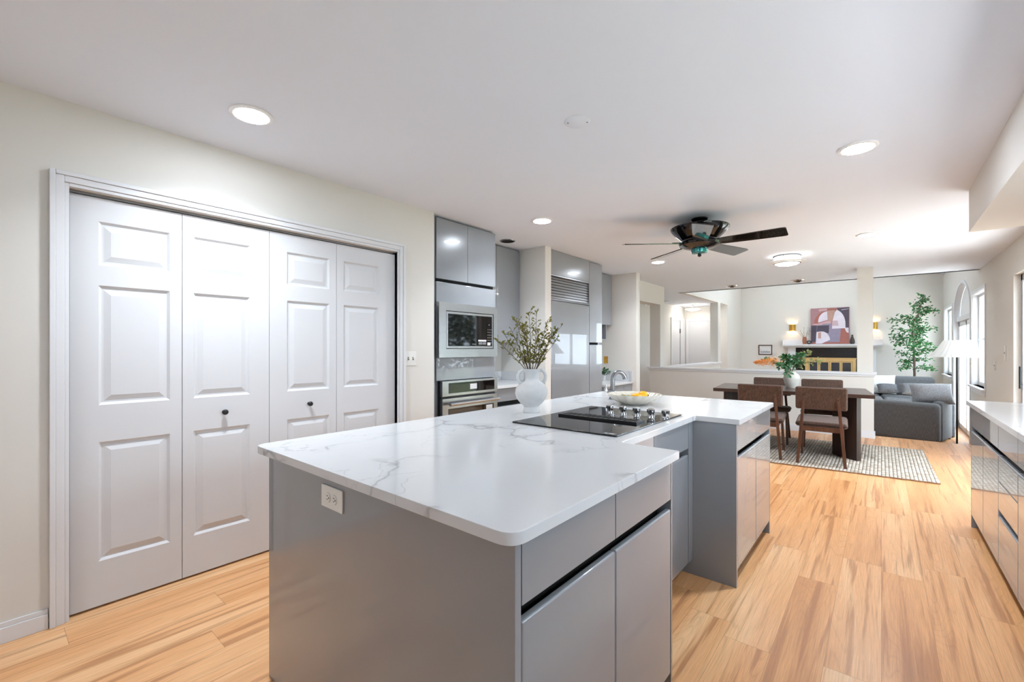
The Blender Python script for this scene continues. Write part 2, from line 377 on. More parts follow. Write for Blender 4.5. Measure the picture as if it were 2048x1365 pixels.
    def pillow(s, w, h, t, n=14, mtx=None, corner=0.10):
        vs = []; N = n + 1
        for side in (1, -1):
            for i in range(N):
                for j in range(N):
                    u = -1 + 2 * i / n; v = -1 + 2 * j / n
                    q = max(0, (1 - abs(u) ** 2.6)) * max(0, (1 - abs(v) ** 2.6))
                    th = t / 2 * (q ** 0.5)
                    px = u * w / 2 * (1 - corner * (1 - v * v) * abs(u) ** 3 * .6); py = v * h / 2 * (1 - corner * (1 - u * u) * abs(v) ** 3 * .6)
                    p = Vector((px, py, side * th))
                    vs.append(mtx @ p if mtx else p)
        fs = []
        for sd in (0, 1):
            o = sd * N * N
            for i in range(n):
                for j in range(n):
                    q = (o + i * N + j, o + (i + 1) * N + j, o + (i + 1) * N + j + 1, o + i * N + j + 1)
                    fs.append(q if sd == 0 else q[::-1])
        return s._add(vs, fs)
    def build(s, name, mats, parent=None, smooth=False, bevel=0, segs=2, loc=(0, 0, 0), weld=False, ang=38):
        me = bpy.data.meshes.new(name)
        lx, ly, lz = loc
        me.from_pydata([(a - lx, b - ly, c - lz) for a, b, c in s.v], [], s.f)
        mats = mats if isinstance(mats, (list, tuple)) else [mats]
        for m in mats: me.materials.append(m)
        for p, i in zip(me.polygons, s.mi): p.material_index = i
        bm = bmesh.new(); bm.from_mesh(me)
        if weld: bmesh.ops.remove_doubles(bm, verts=bm.verts, dist=1e-5)
        bmesh.ops.recalc_face_normals(bm, faces=bm.faces)
        if bevel:
            es = [e for e in bm.edges if len(e.link_faces) == 2 and e.calc_face_angle(0) > R(30)]
            bmesh.ops.bevel(bm, geom=es, offset=bevel, segments=segs, profile=0.5, affect='EDGES', clamp_overlap=True)
        bm.to_mesh(me); bm.free()
        if smooth or bevel:
            for p in me.polygons: p.use_smooth = True
            me.set_sharp_from_angle(angle=R(ang))
        o = bpy.data.objects.new(name, me); COL.objects.link(o)
        if bevel:
            wm = o.modifiers.new('weighted_normal', 'WEIGHTED_NORMAL'); wm.keep_sharp = True; wm.weight = 90
        if parent is not None: o.parent = parent
        else: o.location = loc
        if name in ('buds', 'twigs', 'leaves', 'foliage', 'plume'): o['kind'] = 'stuff'
        return o

def tag(o, label, cat, group=None, kind=None):
    o['label'] = label; o['category'] = cat
    if group: o['group'] = group
    if kind: o['kind'] = kind
    return o
def thing(name, label, cat, loc=(0, 0, 0), rz=0, group=None, kind=None):
    o = bpy.data.objects.new(name, None); COL.objects.link(o); o.empty_display_size = 0.1
    o.location = loc; o.rotation_euler = (0, 0, rz)
    return tag(o, label, cat, group, kind)
def dup(root, loc, rz, label, group=None):
    r = root.copy(); COL.objects.link(r); r.location = loc; r.rotation_euler = (0, 0, rz); r['label'] = label
    if group: r['group'] = group
    for ch in list(root.children):
        c = ch.copy(); COL.objects.link(c); c.parent = r
        for g in list(ch.children):
            d = g.copy(); COL.objects.link(d); d.parent = c
    return r
class T:
    """A thing whose parts are given in world coordinates."""
    def __init__(s, name, label, cat, loc, group=None, kind=None):
        s.loc = loc; s.o = thing(name, label, cat, loc, 0, group, kind)
    def part(s, name, mb, m, parent=None, label=None, **kw):
        o = mb.build(name, m, parent or s.o, loc=s.loc, **kw)
        if label: o['label'] = label
        return o
def struct(name, mb, m, label, cat, **kw):
    return tag(mb.build(name, m, None, **kw), label, cat, None, 'structure')
B = lambda *a: MB().box(*a)

def rounded_poly(pts, radii, n=6):
    out = []; N = len(pts)
    for i, (p, r) in enumerate(zip(pts, radii)):
        p = Vector(p); a = (Vector(pts[i - 1]) - p).normalized(); b = (Vector(pts[(i + 1) % N]) - p).normalized()
        if r < 1e-5: out.append(tuple(p)); continue
        for k in range(n + 1):
            t = k / n
            q = p + a * r * (1 - t) ** 2 + b * r * t ** 2
            out.append(tuple(q))
    return out

# ------------------------------------------------------------------ large structure
def prism_x(mb, poly, x0, x1):
    n = len(poly)
    return mb._add([(x0, y, z) for y, z in poly] + [(x1, y, z) for y, z in poly],
                   [list(range(n)), list(range(n, 2 * n))[::-1]] + [(i, (i + 1) % n, n + (i + 1) % n, n + i) for i in range(n)])
def prism_y(mb, poly, y0, y1):
    n = len(poly)
    return mb._add([(x, y0, z) for x, z in poly] + [(x, y1, z) for x, z in poly],
                   [list(range(n)), list(range(n, 2 * n))[::-1]] + [(i, (i + 1) % n, n + (i + 1) % n, n + i) for i in range(n)])
YE = 8.48
struct('floor', MB().box(-4.46, 1.24, -2.3, YE, -0.30, 0).box(-4.46, -3.2, YE, 13.05, -0.30, 0).box(-3.2, 1.24, YE, YF, -0.45, LOW),
       M['floor'], 'honey oak plank floor, one step lower in the living room beyond the dining area', 'floor')
struct('ceiling', MB().box(-4.46, 1.24, -2.3, 9.55, CEIL, CEIL + .12).box(-4.46, -3.3, 9.55, 13.05, CEIL, CEIL + .12), M['ceil'], 'flat white ceiling over kitchen, dining area and hall', 'ceiling')
vl = MB()
SKY_FILL = ((-2.75, -1.75), (-.75, .25))
def roofz(x): return 4.03 - (x + 1.3) * (1.064 / 2.54) if x > -1.3 else 4.03 - (-1.3 - x) * .315
def vault(xa, xb, ya, yb): prism_y(vl, [(xa, roofz(xa)), (xb, roofz(xb)), (xb, roofz(xb) + .11), (xa, roofz(xa) + .11)], ya, yb)
vault(-3.3, -2.75, 9.43, 14.62); vault(-1.75, -1.3, 9.43, 14.62); vault(-1.3, -.75, 9.43, 14.62); vault(.25, 1.24, 9.43, 14.62)
for xa, xb in SKY_FILL: vault(xa, xb, 9.43, 10.6); vault(xa, xb, 13.4, 14.62)
for i, (xa, xb) in enumerate(SKY_FILL):  # unseen skylights, added to brighten the living room
    sk = MB(); prism_y(sk, [(xa, roofz(xa) + .06), (xb, roofz(xb) + .06), (xb, roofz(xb) + .07), (xa, roofz(xa) + .07)], 10.6, 13.4)
    struct('window_%d' % (5 + i), sk, M['frost'], ('added frosted skylight brightening the living room, left roof slope', 'added frosted skylight brightening the living room, right roof slope')[i], 'skylight')
struct('ceiling_vault', vl, M['ceil'], 'sloped white ceiling of the sunken living room', 'ceiling')
struct('wall_left', MB().box(XL - .11, XL, -2.3, .268, 0, CEIL).box(XL - .11, XL, .268, 2.128, 2.065, CEIL).box(XL - .11, XL, 2.128, 2.507, 0, CEIL), M['wall'],
       'cream wall around the white closet doors', 'wall')
struct('wall_recess', MB().box(XB - .1, XB, -2.3, 6.6, 0, CEIL), M['wall'], 'cream wall behind the ovens, fridge and desk', 'wall')
struct('wall_pier', MB().box(XB, -2.952, 4.135, 4.25, 0, CEIL), M['wall'], 'cream stub wall on the left of the fridge', 'wall')
struct('wall_pier_hall', MB().box(XB, -2.9, 6.47, 6.6, 0, CEIL), M['wall'], 'cream stub wall between the desk nook and the hall opening', 'wall')
struct('wall_header', MB().box(-3.4, -3.2, 6.6, 8.2, 2.12, CEIL).box(-3.4, -3.2, 8.2, 8.4, 0, CEIL), M['wall'], 'cream header and post framing the hall opening', 'wall')
struct('wall_low', MB().box(-3.2, -.083, 8.2, 8.38, LOW, .90).box(-3.4, -3.2, 8.4, 12.27, LOW, .90), M['wall'], 'cream half wall dividing dining area and living room', 'wall')
cap = MB()
cap.box(-3.44, -.05, 8.165, 8.415, .915, .945).box(-3.435, -3.165, 8.415, 12.30, .915, .945)
cap.box(-3.415, -.068, 8.183, 8.398, .885, .915).box(-3.418, -3.183, 8.398, 12.28, .885, .915)
struct('trim_1', cap, M['trim'], 'white painted cap on the half wall', 'trim', bevel=.005)
struct('wall_column', B(-.273, -.092, 8.2, 8.38, .945, CEIL), M['wall'], 'cream column rising from the right end of the half wall', 'column')
struct('wall_column_hall', B(-3.39, -3.2, 12.04, 12.27, .945, CEIL), M['wall'], 'cream column at the far end of the hall railing wall', 'column')
struct('wall_living_left', MB().box(-3.3, -3.2, 13.3, YF, LOW, CEIL).box(-3.3, -3.2, 9.55, YF, CEIL, 3.46), M['wall'], 'cream living room wall above and beside the hall openings', 'wall')
gb = MB(); prism_y(gb, [(1.24, LOW), (1.24, 2.98), (-1.3, 4.04), (-3.3, 3.42), (-3.3, LOW)], YF, YF + .1)
struct('wall_fireplace', gb, M['wall'], 'cream far wall carrying the fireplace', 'wall')
gb = MB(); prism_y(gb, [(1.24, CEIL), (1.24, 2.98), (-1.3, 4.04), (-3.3, 3.42), (-3.3, CEIL)], 9.45, 9.549)
struct('wall_gable', gb, M['wall'], 'upper gable wall over the edge of the dining ceiling', 'wall')
struct('wall_hall', MB().box(-4.46, -4.34, 6.5, 13.05, 0, CEIL).box(-4.34, -3.3, 12.95, 13.05, 0, CEIL).box(-4.34, XB - .1, 6.5, 6.6, 0, CEIL).box(-3.3, -3.2, 12.95, 13.3, 0, CEIL), M['wall'], 'cream hall walls seen past the half wall', 'wall')
FW = (-1.8, -.6, 1.2, 2.1)  # opening of the added fill window
struct('wall_front', MB().box(-3.08, FW[0], -2.42, -2.3, 0, CEIL).box(FW[1], 1.24, -2.42, -2.3, 0, CEIL).box(FW[0], FW[1], -2.42, -2.3, 0, FW[2]).box(FW[0], FW[1], -2.42, -2.3, FW[3], CEIL), M['wall'], 'cream wall behind the kitchen', 'wall')
# right-hand outside wall with its openings
X1 = XR + .12
rw = MB()
def strip(y0, y1, z0, z1): prism_x(rw, [(y0, z0), (y1, z0), (y1, z1), (y0, z1)], XR, X1)
KW = (.6, 2.9, 1.06, 2.08); SL = (5.0, 7.3, 0, 2.105); W2 = (9.02, 10.17, .715, 2.15); AR = (10.37, 12.43, LOW, 1.90); W1 = (12.78, 14.2, .715, 2.175)
strip(-2.3, KW[0], 0, CEIL); strip(KW[1], SL[0], 0, CEIL); strip(KW[0], KW[1], 0, KW[2]); strip(KW[0], KW[1], KW[3], CEIL); strip(SL[0], SL[1], SL[3], CEIL)
strip(SL[1], W2[0], LOW, CEIL); strip(W2[0], 9.55, LOW, W2[2]); strip(9.55, W2[1], LOW, W2[2]); strip(W2[0], 9.55, W2[3], CEIL); strip(9.55, W2[1], W2[3], 3.02)
strip(W2[1], AR[0], LOW, 3.02); strip(AR[1], W1[0], LOW, 3.02); strip(W1[0], W1[1], LOW, W1[2]); strip(W1[0], W1[1], W1[3], 3.02); strip(W1[1], YF, LOW, 3.02)
yc, ay, az, zs = 11.4, 1.03, .57, 1.90
arc = [(yc + ay * math.cos(math.pi * k / 24), zs + az * math.sin(math.pi * k / 24)) for k in range(25)]
for k in range(24):
    (ya, za), (yb, zb) = arc[k], arc[k + 1]
    prism_x(rw, [(yb, zb), (ya, za), (ya, 3.02), (yb, 3.02)], XR, X1)
struct('wall_right', rw, M['wall'], 'cream outside wall with windows and glass doors', 'wall')
struct('wall_soffit', B(.50, XR, -2.3, 4.71, 2.16, CEIL), M['wall'], 'dropped cream soffit over the right-hand counter', 'soffit')
# baseboards
def base_run(mb, x0, x1, y0, y1, h=.088):
    mb.box(x0, x1, y0, y1, 0, h)
bb = MB().box(XL, XL + .013, -2.3, .2, 0, .07).box(XL, XL + .008, -2.3, .2, .07, .092)
struct('baseboard_left', bb, M['trim'], 'white baseboard left of the closet doors', 'baseboard', bevel=.003)
bb = MB().box(-3.2, -.068, 8.187, 8.2, 0, .085).box(-3.2, -.074, 8.192, 8.2, .085, .105).box(-.083, -.068, 8.2, 8.38, 0, .085)
struct('baseboard_dining', bb, M['trim'], 'white baseboard under the half wall behind the dining table', 'baseboard', bevel=.003)
bb = MB().box(XR - .013, XR, 7.36, YE, 0, .09)
struct('baseboard_right', bb, M['trim'], 'white baseboard on the outside wall by the glass door', 'baseboard', bevel=.003)
bb = MB().box(-3.18, -2.05, YF - .013, YF, LOW, LOW + .1).box(.0, XR - .02, YF - .013, YF, LOW, LOW + .1)
struct('baseboard_living', bb, M['trim'], 'white baseboard along the fireplace wall', 'baseboard', bevel=.003)
# closet casing
cs = MB()
for a, b, t in ((0, .02, .026), (.02, .05, .019), (.05, .066, .012)):
    o0, o1 = .203 + a, .203 + b
    cs.box(XL, XL + t, o0, o1, 0, 2.132 - a); cs.box(XL, XL + t, 2.194 - b, 2.194 - a, 0, 2.132 - a); cs.box(XL, XL + t, o1, 2.194 - b, 2.132 - b, 2.132 - a)
cs.box(XL - .11, XL + .004, .262, .268, 0, 2.066).box(XL - .11, XL + .004, 2.128, 2.134, 0, 2.066).box(XL - .11, XL + .004, .262, 2.134, 2.066, 2.075)
struct('trim_2', cs, M['trim'], 'white moulded casing around the closet doors', 'trim', bevel=.003)
struct('trim_3', B(XL - .075, XL - .032, .27, 2.126, 2.052, 2.066), M['nickel'], 'dark folding door track under the closet header', 'track')

# closet bifold doors
XD = XL - .03
def leaf_mb(y0, y1, p0, p1, z0=.012, z1=2.046, th=.034):
    m = MB(); ys = [y0, p0, p1, y1]; zs_ = [z0, .233, .828, 1.013, 1.611, 1.713, 1.93, z1]
    V = lambda y, z, d=0: (XD - d, y, z)
    for i in range(3):
        for j in range(7):
            a, b, c, d = ys[i], ys[i + 1], zs_[j], zs_[j + 1]
            if i == 1 and j in (1, 3, 5):
                rings = []
                for ins, dep in ((0, 0), (.012, .011), (.02, .011), (.047, .002)):
                    rings.append([V(a + ins, c + ins, dep), V(b - ins, c + ins, dep), V(b - ins, d - ins, dep), V(a + ins, d - ins, dep)])
                for q in range(3):
                    for k in range(4): m.poly([rings[q][k], rings[q][(k + 1) % 4], rings[q + 1][(k + 1) % 4], rings[q + 1][k]])
                m.poly(rings[3])
            else: m.poly([V(a, c), V(b, c), V(b, d), V(a, d)])
    # edges and back
    bx = [V(y0, z0), V(y1, z0), V(y1, z1), V(y0, z1)]; bk = [V(y0, z0, th), V(y1, z0, th), V(y1, z1, th), V(y0, z1, th)]
    for k in range(4): m.poly([bx[k], bx[(k + 1) % 4], bk[(k + 1) % 4], bk[k]])
    m.poly(bk[::-1]); return m
g = .0015
for nm, lab, leaves, ky in (('door_1', 'left pair of white panelled bifold closet doors', ((.272, .72, .376, .665), (.72, 1.178, .773, 1.066)), .925),
                            ('door_2', 'right pair of white panelled bifold closet doors, nearer the ovens', ((1.178, 1.632, 1.288, 1.579), (1.632, 2.1275, 1.686, 1.977)), 1.433)):
    t = T(nm, lab, 'door', (XD, leaves[0][0], .012), kind='structure')
    pn = [t.part('door_leaf', leaf_mb(a + g, b - g, c, d), M['door']) for a, b, c, d in leaves]
    kb = MB().lathe([(.0, .036), (.010, .035), (.0155, .029), (.016, .022), (.011, .016), (.006, .012), (.006, .004), (.011, .002), (.011, 0)], (XD, ky, .92), 20, axis='x')
    t.part('door_knob', kb, M['knobblk'], label='round black door knob', smooth=True, parent=pn[1] if nm == 'door_1' else pn[0])

# ------------------------------------------------------------------ windows and doors in the outside wall
def portal(y0, y1, z0, z1):
    d = bpy.data.lights.new('daylight_portal', 'AREA'); d.shape = 'RECTANGLE'; d.size = z1 - z0; d.size_y = y1 - y0
    d.cycles.is_portal = True
    o = bpy.data.objects.new('daylight_portal', d); COL.objects.link(o); o.location = (X1 + .01, (y0 + y1) / 2, (z0 + z1) / 2)
    o.rotation_euler = (0, R(90), 0)
def win(nm, lab, o, sill=True, meet=True):
    y0, y1, z0, z1 = o
    t = T(nm, lab, 'window', (XR, (y0 + y1) / 2, z0), kind='structure')
    f = MB(); a, b = X1 - .05, X1
    f.box(a, b, y0, y0 + .05, z0, z1).box(a, b, y1 - .05, y1, z0, z1).box(a, b, y0 + .05, y1 - .05, z0, z0 + .06).box(a, b, y0 + .05, y1 - .05, z1 - .05, z1)
    if meet: f.box(a - .01, b, y0 + .05, y1 - .05, (z0 + z1) / 2 - .02, (z0 + z1) / 2 + .02)
    t.part('window_frame', f, M['trim'], bevel=.004)
    t.part('glass_pane', B(X1 - .026, X1 - .022, y0 + .05, y1 - .05, z0 + .06, z1 - .05), M['pane'])
    rv = MB().box(XR - .012, XR, y0 - .05, y0, z0, z1 + .05).box(XR - .012, XR, y1, y1 + .05, z0, z1 + .05).box(XR - .012, XR, y0, y1, z1, z1 + .05)
    rv.box(XR, X1 - .05, y0, y0 + .008, z0, z1).box(XR, X1 - .05, y1 - .008, y1, z0, z1).box(XR, X1 - .05, y0, y1, z1 - .008, z1)
    t.part('window_casing', rv, M['trim'], bevel=.002)
    if sill: t.part('window_sill', MB().box(XR - .05, X1 - .05, y0 - .05, y1 + .05, z0 - .028, z0).box(XR - .014, XR, y0 - .03, y1 + .03, z0 - .10, z0 - .028), M['trim'], bevel=.003)
    portal(y0, y1, z0, z1); return t
win('window_1', 'narrow white window right of the floor lamp with a white sill', W2)
win('window_2', 'white window in the far corner beside the tall indoor tree', W1)
win('window_3', 'unseen white kitchen window above the right-hand counter, sized for fill daylight', KW)  # out of view, put in and sized to light the kitchen
# unseen window added behind the camera for fill daylight
t = T('window_4', 'added white window in the wall behind the kitchen, for fill daylight', 'window', (-1.2, -2.3, FW[2]), kind='structure')
f = MB(); f.box(FW[0], FW[0] + .06, -2.40, -2.34, FW[2], FW[3]).box(FW[1] - .06, FW[1], -2.40, -2.34, FW[2], FW[3]).box(FW[0] + .06, FW[1] - .06, -2.40, -2.34, FW[2], FW[2] + .06).box(FW[0] + .06, FW[1] - .06, -2.40, -2.34, FW[3] - .06, FW[3]).box(-1.27, -1.23, -2.40, -2.34, FW[2] + .06, FW[3] - .06)
t.part('window_frame', f, M['trim'], bevel=.004)
t.part('glass_pane', B(FW[0] + .06, FW[1] - .06, -2.372, -2.368, FW[2] + .06, FW[3] - .06), M['pane'])
d = bpy.data.lights.new('daylight_portal', 'AREA'); d.shape = 'RECTANGLE'; d.size = FW[1] - FW[0]; d.size_y = FW[3] - FW[2]; d.cycles.is_portal = True
o = bpy.data.objects.new('daylight_portal', d); COL.objects.link(o); o.location = (-1.2, -2.43, (FW[2] + FW[3]) / 2); o.rotation_euler = (R(90), 0, 0)
# arched glass door
t = T('door_3', 'white arched glass patio door behind the floor lamp', 'door', (XR, yc, LOW), kind='structure')
f = MB(); a, b = X1 - .06, X1 - .005
for ya in (AR[0], yc - .045, AR[1] - .09): f.box(a, b, ya, ya + .09, LOW, 1.81)
f.box(a, b, AR[0], AR[1], LOW, LOW + .10).box(a, b, AR[0], AR[1], 1.72, 1.81)
t.part('door_frame', f, M['trim'], bevel=.004)
t.part('transom_bar', B(X1 - .09, b, AR[0], AR[1], 1.812, 1.90), M['trim'], bevel=.006)
t.part('glass_pane', B(X1 - .03, X1 - .026, AR[0] + .09, AR[1] - .09, LOW + .10, 1.72), M['pane'])
fan_ = MB(); prism_x(fan_, [(yc + (ay - .02) * math.cos(math.pi * k / 24), zs + .001 + (az - .02) * math.sin(math.pi * k / 24)) for k in range(25)], X1 - .04, X1 - .03)
t.part('fanlight_shade', fan_, M['baffle'], label='white pleated shade filling the arch')
ac = MB()
for k in range(24):
    (ya, za), (yb, zb) = arc[k], arc[k + 1]
    s1 = 1.05; s2 = 1.1
    oa = (yc + (ya - yc) * s1, zs + (za - zs) * s2); ob = (yc + (yb - yc) * s1, zs + (zb - zs) * s2)
    prism_x(ac, [(ya, za), oa, ob, (yb, zb)], XR - .014, XR)
    prism_x(ac, [(ya, za), (yc + (ya - yc) * .99, zs + (za - zs) * .985), (yc + (yb - yc) * .99, zs + (zb - zs) * .985), (yb, zb)], XR, X1 - .04)
ac.box(XR - .014, XR, AR[0] - .05, AR[0], LOW, zs).box(XR - .014, XR, AR[1], AR[1] + .05, LOW, zs)
ac.box(XR, X1 - .06, AR[0], AR[0] + .008, LOW, zs).box(XR, X1 - .06, AR[1] - .008, AR[1], LOW, zs)
t.part('arch_casing', ac, M['trim'], smooth=True, ang=30)
t.part('threshold', B(X1 - .06, X1 + .0, AR[0], AR[1], LOW, LOW + .012), M['steel'])
portal(AR[0], AR[1], LOW, 1.8)
# sliding door by the dining table
t = T('door_4', 'sliding glass door at the right edge beside the dining area', 'door', (XR, 6.4, 0), kind='structure')
f = MB(); a, b = XR + .055, XR + .10
for ya, yb in ((SL[0], SL[0] + .07), (6.0, 6.09), (SL[1] - .07, SL[1])): f.box(a, b, ya, yb, 0, SL[3])
f.box(a, b, SL[0], SL[1], 0, .09).box(a, b, SL[0], SL[1], SL[3] - .07, SL[3])
t.part('door_frame', f, mat('grey_aluminium', (170, 171, 174), 0.35, metal=.3, noise=.03), bevel=.003)
t.part('glass_pane', B(XR + .076, XR + .08, SL[0] + .07, SL[1] - .07, .09, SL[3] - .07), M['pane'])
h = MB().tube([(XR + .03, SL[1] - .11, .86), (XR + .03, SL[1] - .11, 1.10)], .009, 10).bar((XR + .03, SL[1] - .11, .90), (XR + .056, SL[1] - .06, .90), .012, .012).bar((XR + .03, SL[1] - .11, 1.06), (XR + .056, SL[1] - .06, 1.06), .012, .012)
t.part('door_handle', h, M['black'], label='slim black pull handle', smooth=True)
portal(SL[0], SL[1], 0, SL[3])

# hall doors
def hall_door(nm, lab, far):
    t = T(nm, lab, 'door', (-4.34, 12.4, 0) if not far else (-3.9, 12.95, 0), kind='structure')
    if far:
        x0, x1, Y = -4.30, -3.50, 12.95
        t.part('door_leaf', B(x0 + .07, x1 - .07, Y - .012, Y, .01, 2.06), M['door'])
        t.part('door_casing', MB().box(x0, x0 + .07, Y - .022, Y, 0, 2.13).box(x1 - .07, x1, Y - .022, Y, 0, 2.13).box(x0 + .07, x1 - .07, Y - .022, Y, 2.06, 2.13), M['trim'], bevel=.004)
        t.part('hinge', MB().box(x1 - .076, x1 - .064, Y - .03, Y - .022, 1.78, 1.88), M['slot'])
    else:
        X = -4.34; y0, y1 = 11.85, 12.9
        t.part('door_casing', MB().box(X, X + .022, y0, y0 + .07, 0, 2.13).box(X, X + .022, y1 - .07, y1, 0, 2.13).box(X, X + .022, y0 + .07, y1 - .07, 2.06, 2.13), M['trim'], bevel=.004)
        t.part('door_leaf', B(X, X + .012, y0 + .07, 12.52, .01, 2.06), M['door'])
        t.part('door_edge', B(X, X + .016, 12.56, y1 - .07, .01, 2.06), M['door'])
        t.part('door_gap', B(X, X + .004, 12.52, 12.56, .01, 2.06), M['slot'])
        t.part('hinge', B(X + .004, X + .02, 12.50, 12.57, 1.72, 1.84), M['slot'], label='dark metal hinge')
hall_door('door_5', 'white hall door standing slightly ajar with a dark hinge', False)
hall_door('door_6', 'closed white hall door facing the kitchen', True)

# ------------------------------------------------------------------ island
def fronts(t, xf, nx, units, z_top=.878, zd=.735, zdoor=.70, zbot=.09, th=.055):
    """Drawer over two or more door leaves; xf face plane, nx = +1 or -1 outward side, units = list of y joints."""
    xa, xb = sorted((xf, xf - nx * th)); q = .0018
    for y0, y1 in zip(units[:-1], units[1:]):
        t.part('drawer_front', B(xa, xb, y0 + q, y1 - q, zd, z_top), M['cab'], bevel=.0025)
        da, db = sorted((xf, xf - nx * .022))
        t.part('cabinet_door', B(da, db, y0 + q, y1 - q, zbot, zdoor), M['cab'], bevel=.006, segs=3)
    xr, xs = sorted((xf - nx * th, xf - nx * (th - .003))); xq, xp = sorted((xf - nx * (th - .003), xf - nx * .0225))
    t.part('handle_channel', MB().box(xr, xs, units[0], units[-1], zbot, zd + .012).box(xq, xp, units[0], units[-1], zdoor - .06, zdoor - .05).box(xq, xp, units[0], units[-1], zbot, zbot + .012), M['void'], label='black recessed handle channel')
XW = -1.86
t = T('island_cabinet', 'near grey gloss island cabinet, its long end panel facing the foreground', 'cabinet', (-1.23, 1.2, 0), 'grey island cabinets')
t.part('end_panel', B(XW, -.60, .73, .751, 0, .883), M['cab'], bevel=.0015)
t.part('carcass', B(XW, -.656, .752, 1.642, .09, .883), M['cab'])
t.part('side_panel', B(XW, -.60, 1.642, 1.655, .0, .883), M['cab'], bevel=.001)
fronts(t, -.60, 1, (.752, 1.197, 1.641))
t.part('toe_kick', B(XW + .05, -.672, .752, 1.642, 0, .09), M['toe'])
t = T('island_cabinet', 'recessed middle island cabinet directly below the black cooktop', 'cabinet', (-1.3, 2.13, 0), 'grey island cabinets')
t.part('carcass', B(XW, -.887, 1.656, 2.612, .09, .883), M['cab'])
fronts(t, -.83, 1, (1.657, 2.05, 2.54))
t.part('filler_strip', B(-.885, -.83, 2.542, 2.611, .09, .883), M['cab'])
t.part('toe_kick', B(XW + .05, -.90, 1.656, 2.612, 0, .09), M['toe'])
t = T('island_cabinet', 'far grey gloss island cabinet standing nearest the dining table', 'cabinet', (-1.23, 3.1, 0), 'grey island cabinets')
t.part('end_panel', B(XW, -.60, 2.613, 2.633, 0, .883), M['cab'], bevel=.0015)
t.part('end_panel', B(XW, -.60, 3.53, 3.55, 0, .883), M['cab'], bevel=.0015)
t.part('carcass', B(XW, -.656, 2.634, 3.529, .09, .883), M['cab'])
fronts(t, -.60, 1, (2.635, 3.094, 3.528))
t.part('toe_kick', B(XW + .05, -.672, 2.634, 3.529, 0, .09), M['toe'])
pts = [(-1.91, .695), (-.577, .695), (-.577, 1.672), (-.814, 1.672), (-.814, 2.606), (-.582, 2.606), (-.582, 3.578), (-1.91, 3.57)]
ct = MB().prism(rounded_poly(pts, (.045, .05, .012, .008, .008, .008, .012, .02)), .884, .914)
tag(ct.build('countertop', M['quartz'], None, bevel=.003, segs=2, loc=(-1.2, 2.1, .884)), 'white quartz island worktop with grey veins and a notched side', 'countertop')
# outlet on the end panel
def outlet(name, label, cat, pos, face, wd, ht, m, kind='duplex', rot=False, mark=None):
    """face: 'x+', 'x-', 'y-' direction the plate looks at."""
    t = thing(name, label, cat, pos)
    if face == 'y-': t.rotation_euler = (0, 0, 0)
    if face == 'x+': t.rotation_euler = (0, 0, R(90))
    if face == 'x-': t.rotation_euler = (0, 0, R(-90))
    B(-wd / 2, wd / 2, -.006, 0, -ht / 2, ht / 2).build('cover_plate', m, t, bevel=.002)
    if kind == 'duplex':
        for s in (-1, 1):
            c = (s * .02, 0) if rot else (0, s * .02)
            q = MB().lathe([(.0155, -.009), (.0165, -.007), (.0165, -.005)], (c[0], 0, c[1]), 20, axis='y'); r = q.build('receptacle', m, t, smooth=True)
            sl = MB()
            for a in (-1, 1):
                if rot: sl.box(c[0] - .004 , c[0] + .004, -.0095, -.0088, c[1] + a * .0055 - .001, c[1] + a * .0055 + .001)
                else: sl.box(c[0] + a * .0055 - .001, c[0] + a * .0055 + .001, -.0095, -.0088, c[1] - .004, c[1] + .004)
            sl.lathe([(.0028, -.0095), (.0028, -.0088)], (c[0] + (.009 if rot else 0), 0, c[1] - (0 if rot else .009)), 10, axis='y')
            sl.build('slots', M['slot'], r)
    else:
        for s in ((-1, 1) if kind == 'double' else (0,)):
            q = MB().box(s * .023 - .006, s * .023 + .006, -.0075, -.005, -.012, .012); q.build('toggle_surround', M['slot'], t)
            MB().bar((s * .023, -.006, -.002), (s * .023, -.019, .008), .008, .006).build('toggle', m, t)
    return t
outlet('power_outlet', 'white double power outlet on the island end panel', 'outlet', (-1.362, .73, .812), 'y-', .132, .072, M['plate'], rot=True)
outlet('light_switch', 'ivory double light switch beside the closet casing', 'switch', (XL, 2.257, 1.213), 'x+', .114, .116, M['plate'], 'double')
outlet('power_outlet', 'brass outlet plate on the stub wall above the desk nook', 'outlet', (-3.417, 6.47, 1.11), 'y-', .072, .114, M['brass'])
outlet('light_switch', 'small white switch on the right wall at the left of the narrow window', 'switch', (XR, 10.29, 1.05), 'x-', .072, .115, M['plate'], 'single')
outlet('power_outlet', 'white outlet on the right wall below the sill height of the narrow window', 'outlet', (XR, 8.33, 1.075), 'x-', .114, .115, M['plate'], 'double')
outlet('light_switch', 'white switch nearest the sliding glass door on the right wall', 'switch', (XR, 7.71, 1.24), 'x-', .072, .18, M['plate'], 'single')
outlet('light_switch', 'small white switch on the living room wall left of the framed picture', 'switch', (-3.2, 13.86, 1.053), 'x+', .072, .115, M['plate'], 'single')

